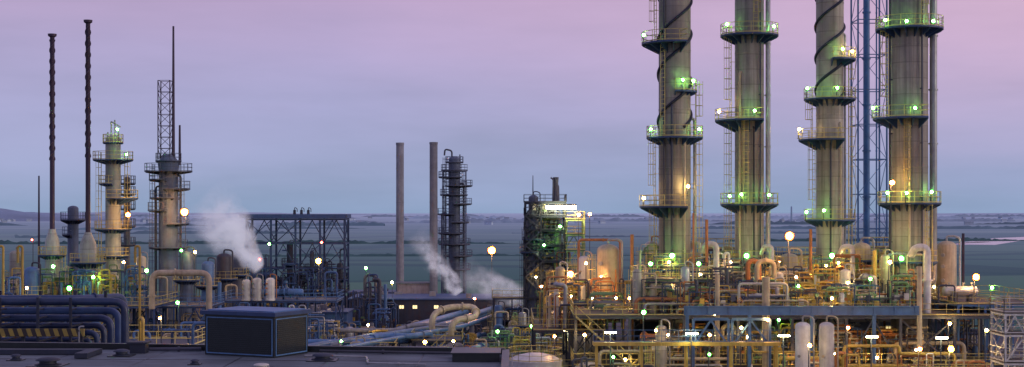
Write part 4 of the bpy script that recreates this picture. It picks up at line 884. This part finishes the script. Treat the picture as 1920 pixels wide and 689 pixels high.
tm=steel('hazy_trees_near',(.05,.12,.13),.95,0,.3,(.04,.09,.11),.05)  # tree colours below carry painted haze, stronger with each distance step
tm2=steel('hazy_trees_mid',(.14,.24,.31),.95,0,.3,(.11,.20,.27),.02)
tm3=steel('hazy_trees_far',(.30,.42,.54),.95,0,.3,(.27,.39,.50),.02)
def belt(x0,x1,y,h,mat,sd,slope=0,st=3.0):
    m=M(); n=int((x1-x0)/st); rn=random.Random(sd); rows=[]
    vs=[]
    for i in range(n+1):
        x=x0+st*i
        g=noise.noise(Vector((x*.005,sd*7.3,0))); g=max(0,min(1,(g+.15)*3))
        t=h*g*(.45+.35*noise.noise(Vector((x*.05,sd,2)))+rn.uniform(0,.35)); yy=y+slope*(x-x0)+20*noise.noise(Vector((x*.003,sd,5)))
        vs+=[(x,yy-h*.6,-.3),(x+rn.uniform(-1,1),yy-h*.4,t*rn.uniform(.5,.8)-.3),(x,yy,t-.3),(x,yy+h*.6,-.3)]
    m.add(vs,[(i*4+j,i*4+4+j,i*4+5+j,i*4+1+j) for i in range(n) for j in range(3)])
    thing('tree_belt','distant hazy line of hedgerow trees across fields','trees',(x0,y,0),[('trees',m,mat)],kind='stuff')
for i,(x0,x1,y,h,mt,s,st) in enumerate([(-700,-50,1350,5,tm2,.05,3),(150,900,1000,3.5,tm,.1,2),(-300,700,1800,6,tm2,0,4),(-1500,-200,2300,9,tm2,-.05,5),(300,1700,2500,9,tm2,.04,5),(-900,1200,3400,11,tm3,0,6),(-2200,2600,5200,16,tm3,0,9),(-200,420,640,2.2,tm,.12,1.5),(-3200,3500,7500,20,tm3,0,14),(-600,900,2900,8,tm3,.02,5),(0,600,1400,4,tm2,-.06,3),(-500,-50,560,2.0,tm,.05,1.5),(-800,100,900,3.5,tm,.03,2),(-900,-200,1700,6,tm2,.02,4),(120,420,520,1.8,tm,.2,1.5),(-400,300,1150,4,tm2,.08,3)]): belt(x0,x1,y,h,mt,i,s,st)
hw=steel('hazy_house_wall',(.46,.58,.68),.9); hr=steel('hazy_house_roof',(.28,.38,.48),.9)  # wall and roof colours tinted with painted distance haze
w=M(); w.box(-6,6,-4,4,0,5); ro=M(); ro.add([(-6.5,-4.6,5),(6.5,-4.6,5),(6.5,4.6,5),(-6.5,4.6,5),(-6.5,0,8.4),(6.5,0,8.4)],[(0,1,5,4),(2,3,4,5),(0,4,3),(1,2,5),(0,3,2,1)])
h0=thing('distant_house','pale gabled house far off across the fields','house',(0,0,0),[('wall',w,hw),('roof',ro,hr)],'distant houses')
kids=list(h0.children)
first=True
for i in range(130):
    if i<90: y=U(2400,5200); x=U(-.36,.36)*y if R()<.6 else random.choice((-.3,-.05,.12,.28))*y+U(-350,350)
    else: y=U(3300,3430); x=U(-1500,-1150)
    sc=(U(.6,1.4),U(.6,1.2),U(.6,1.0)); rz=U(0,3.14)
    if first: o=h0; first=False
    else:
        o=h0.copy(); COL.objects.link(o)
        for k in kids: c=k.copy(); c.parent=o; COL.objects.link(c)
    o.location=(x,y,0); o.rotation_euler=(0,0,rz); o.scale=sc
for u,d,h in((1484,3000,34),(1090,3500,24)):
    m=M(); m.lathe(X(u,d),d,[(2.2,0),(1.6,h),(1.2,h+.1)],12); thing('distant_chimney','thin hazy chimney far beyond the fields','chimney',(X(u,d),d,0),[('shaft',m,tm3)])

# ------------------------------------------------------------------ world
w=bpy.data.worlds.new('World'); scene.world=w; w.use_nodes=True; nt=w.node_tree
bg=nt.nodes['Background']; out=nt.nodes['World Output']
co=nt.nodes.new('ShaderNodeTexCoord').outputs['Generated']; sp=nt.nodes.new('ShaderNodeSeparateXYZ'); nt.links.new(co,sp.inputs[0])
x,y,z=sp.outputs
c1=noi(nt,co,2.4,5,.55,(1,1,6)); c2=noi(nt,co,6,6,.6,(1,1,5)); c3=noi(nt,co,16,5,.65,(1,1,2.5))
zz=mth(nt,'ADD',z,mth(nt,'MULTIPLY_ADD',c1,.05,-.025))
base=ramp(nt,mth(nt,'MULTIPLY',zz,2.5,clamp=True),[(0.0,(.27,.37,.57)),(.08,(.33,.38,.61)),(.18,(.38,.38,.63)),(.28,(.43,.37,.61)),(.40,(.49,.35,.56)),(1.0,(.24,.23,.42))])
pk=mth(nt,'MULTIPLY',mth(nt,'MULTIPLY_ADD',x,2.0,.25,True),mth(nt,'MULTIPLY_ADD',zz,9,-.25,True))
base=mixc(nt,mth(nt,'MULTIPLY',pk,.85),base,(.68,.45,.62))
cl=ramp(nt,c1,[(.34,.88),(.5,.98),(.68,1.05)])
base=mixc(nt,1.0,base,cl,'MULTIPLY')
cl2=ramp(nt,c2,[(.35,.965),(.6,1.015)]); base=mixc(nt,1.0,base,cl2,'MULTIPLY')
ws=mth(nt,'MULTIPLY',mth(nt,'MULTIPLY_ADD',c3,5,-2.9,True),mth(nt,'MULTIPLY_ADD',c2,4,-1.9,True))
base=mixc(nt,mth(nt,'MULTIPLY',ws,.3),base,(.30,.27,.44))
nt.links.new(base,bg.inputs['Color']); bg.inputs['Strength'].default_value=.99
sky=nt.nodes.new('ShaderNodeTexSky'); sky.sky_type='NISHITA'; sky.sun_disc=False; sky.sun_elevation=math.radians(9); sky.sun_rotation=math.radians(112)
bg2=nt.nodes.new('ShaderNodeBackground'); bg2.inputs['Strength'].default_value=.008; nt.links.new(sky.outputs[0],bg2.inputs['Color'])
ads=nt.nodes.new('ShaderNodeAddShader'); nt.links.new(bg.outputs[0],ads.inputs[0]); nt.links.new(bg2.outputs[0],ads.inputs[1]); nt.links.new(ads.outputs[0],out.inputs['Surface'])
sl=bpy.data.lights.new('sun','SUN'); sl.energy=.6; sl.angle=math.radians(14); sl.color=(1,.88,.72); so=bpy.data.objects.new('sun',sl); COL.objects.link(so)
el=math.radians(12); az=math.radians(112)
dv=Vector((math.sin(az)*math.cos(el),math.cos(az)*math.cos(el),math.sin(el))); so.rotation_euler=dv.to_track_quat('Z','Y').to_euler()
# ------------------------------------------------------------------ camera
cd=bpy.data.cameras.new('camera'); cam=bpy.data.objects.new('camera',cd); COL.objects.link(cam)
cam.location=(0,0,H); cam.rotation_euler=(math.pi/2,0,0); cd.lens=50; cd.sensor_width=36; cd.shift_y=55.5/1920; cd.clip_end=200000; cd.clip_start=1
scene.camera=cam
scene.view_settings.view_transform='Standard'; scene.view_settings.look='None'; scene.view_settings.exposure=0
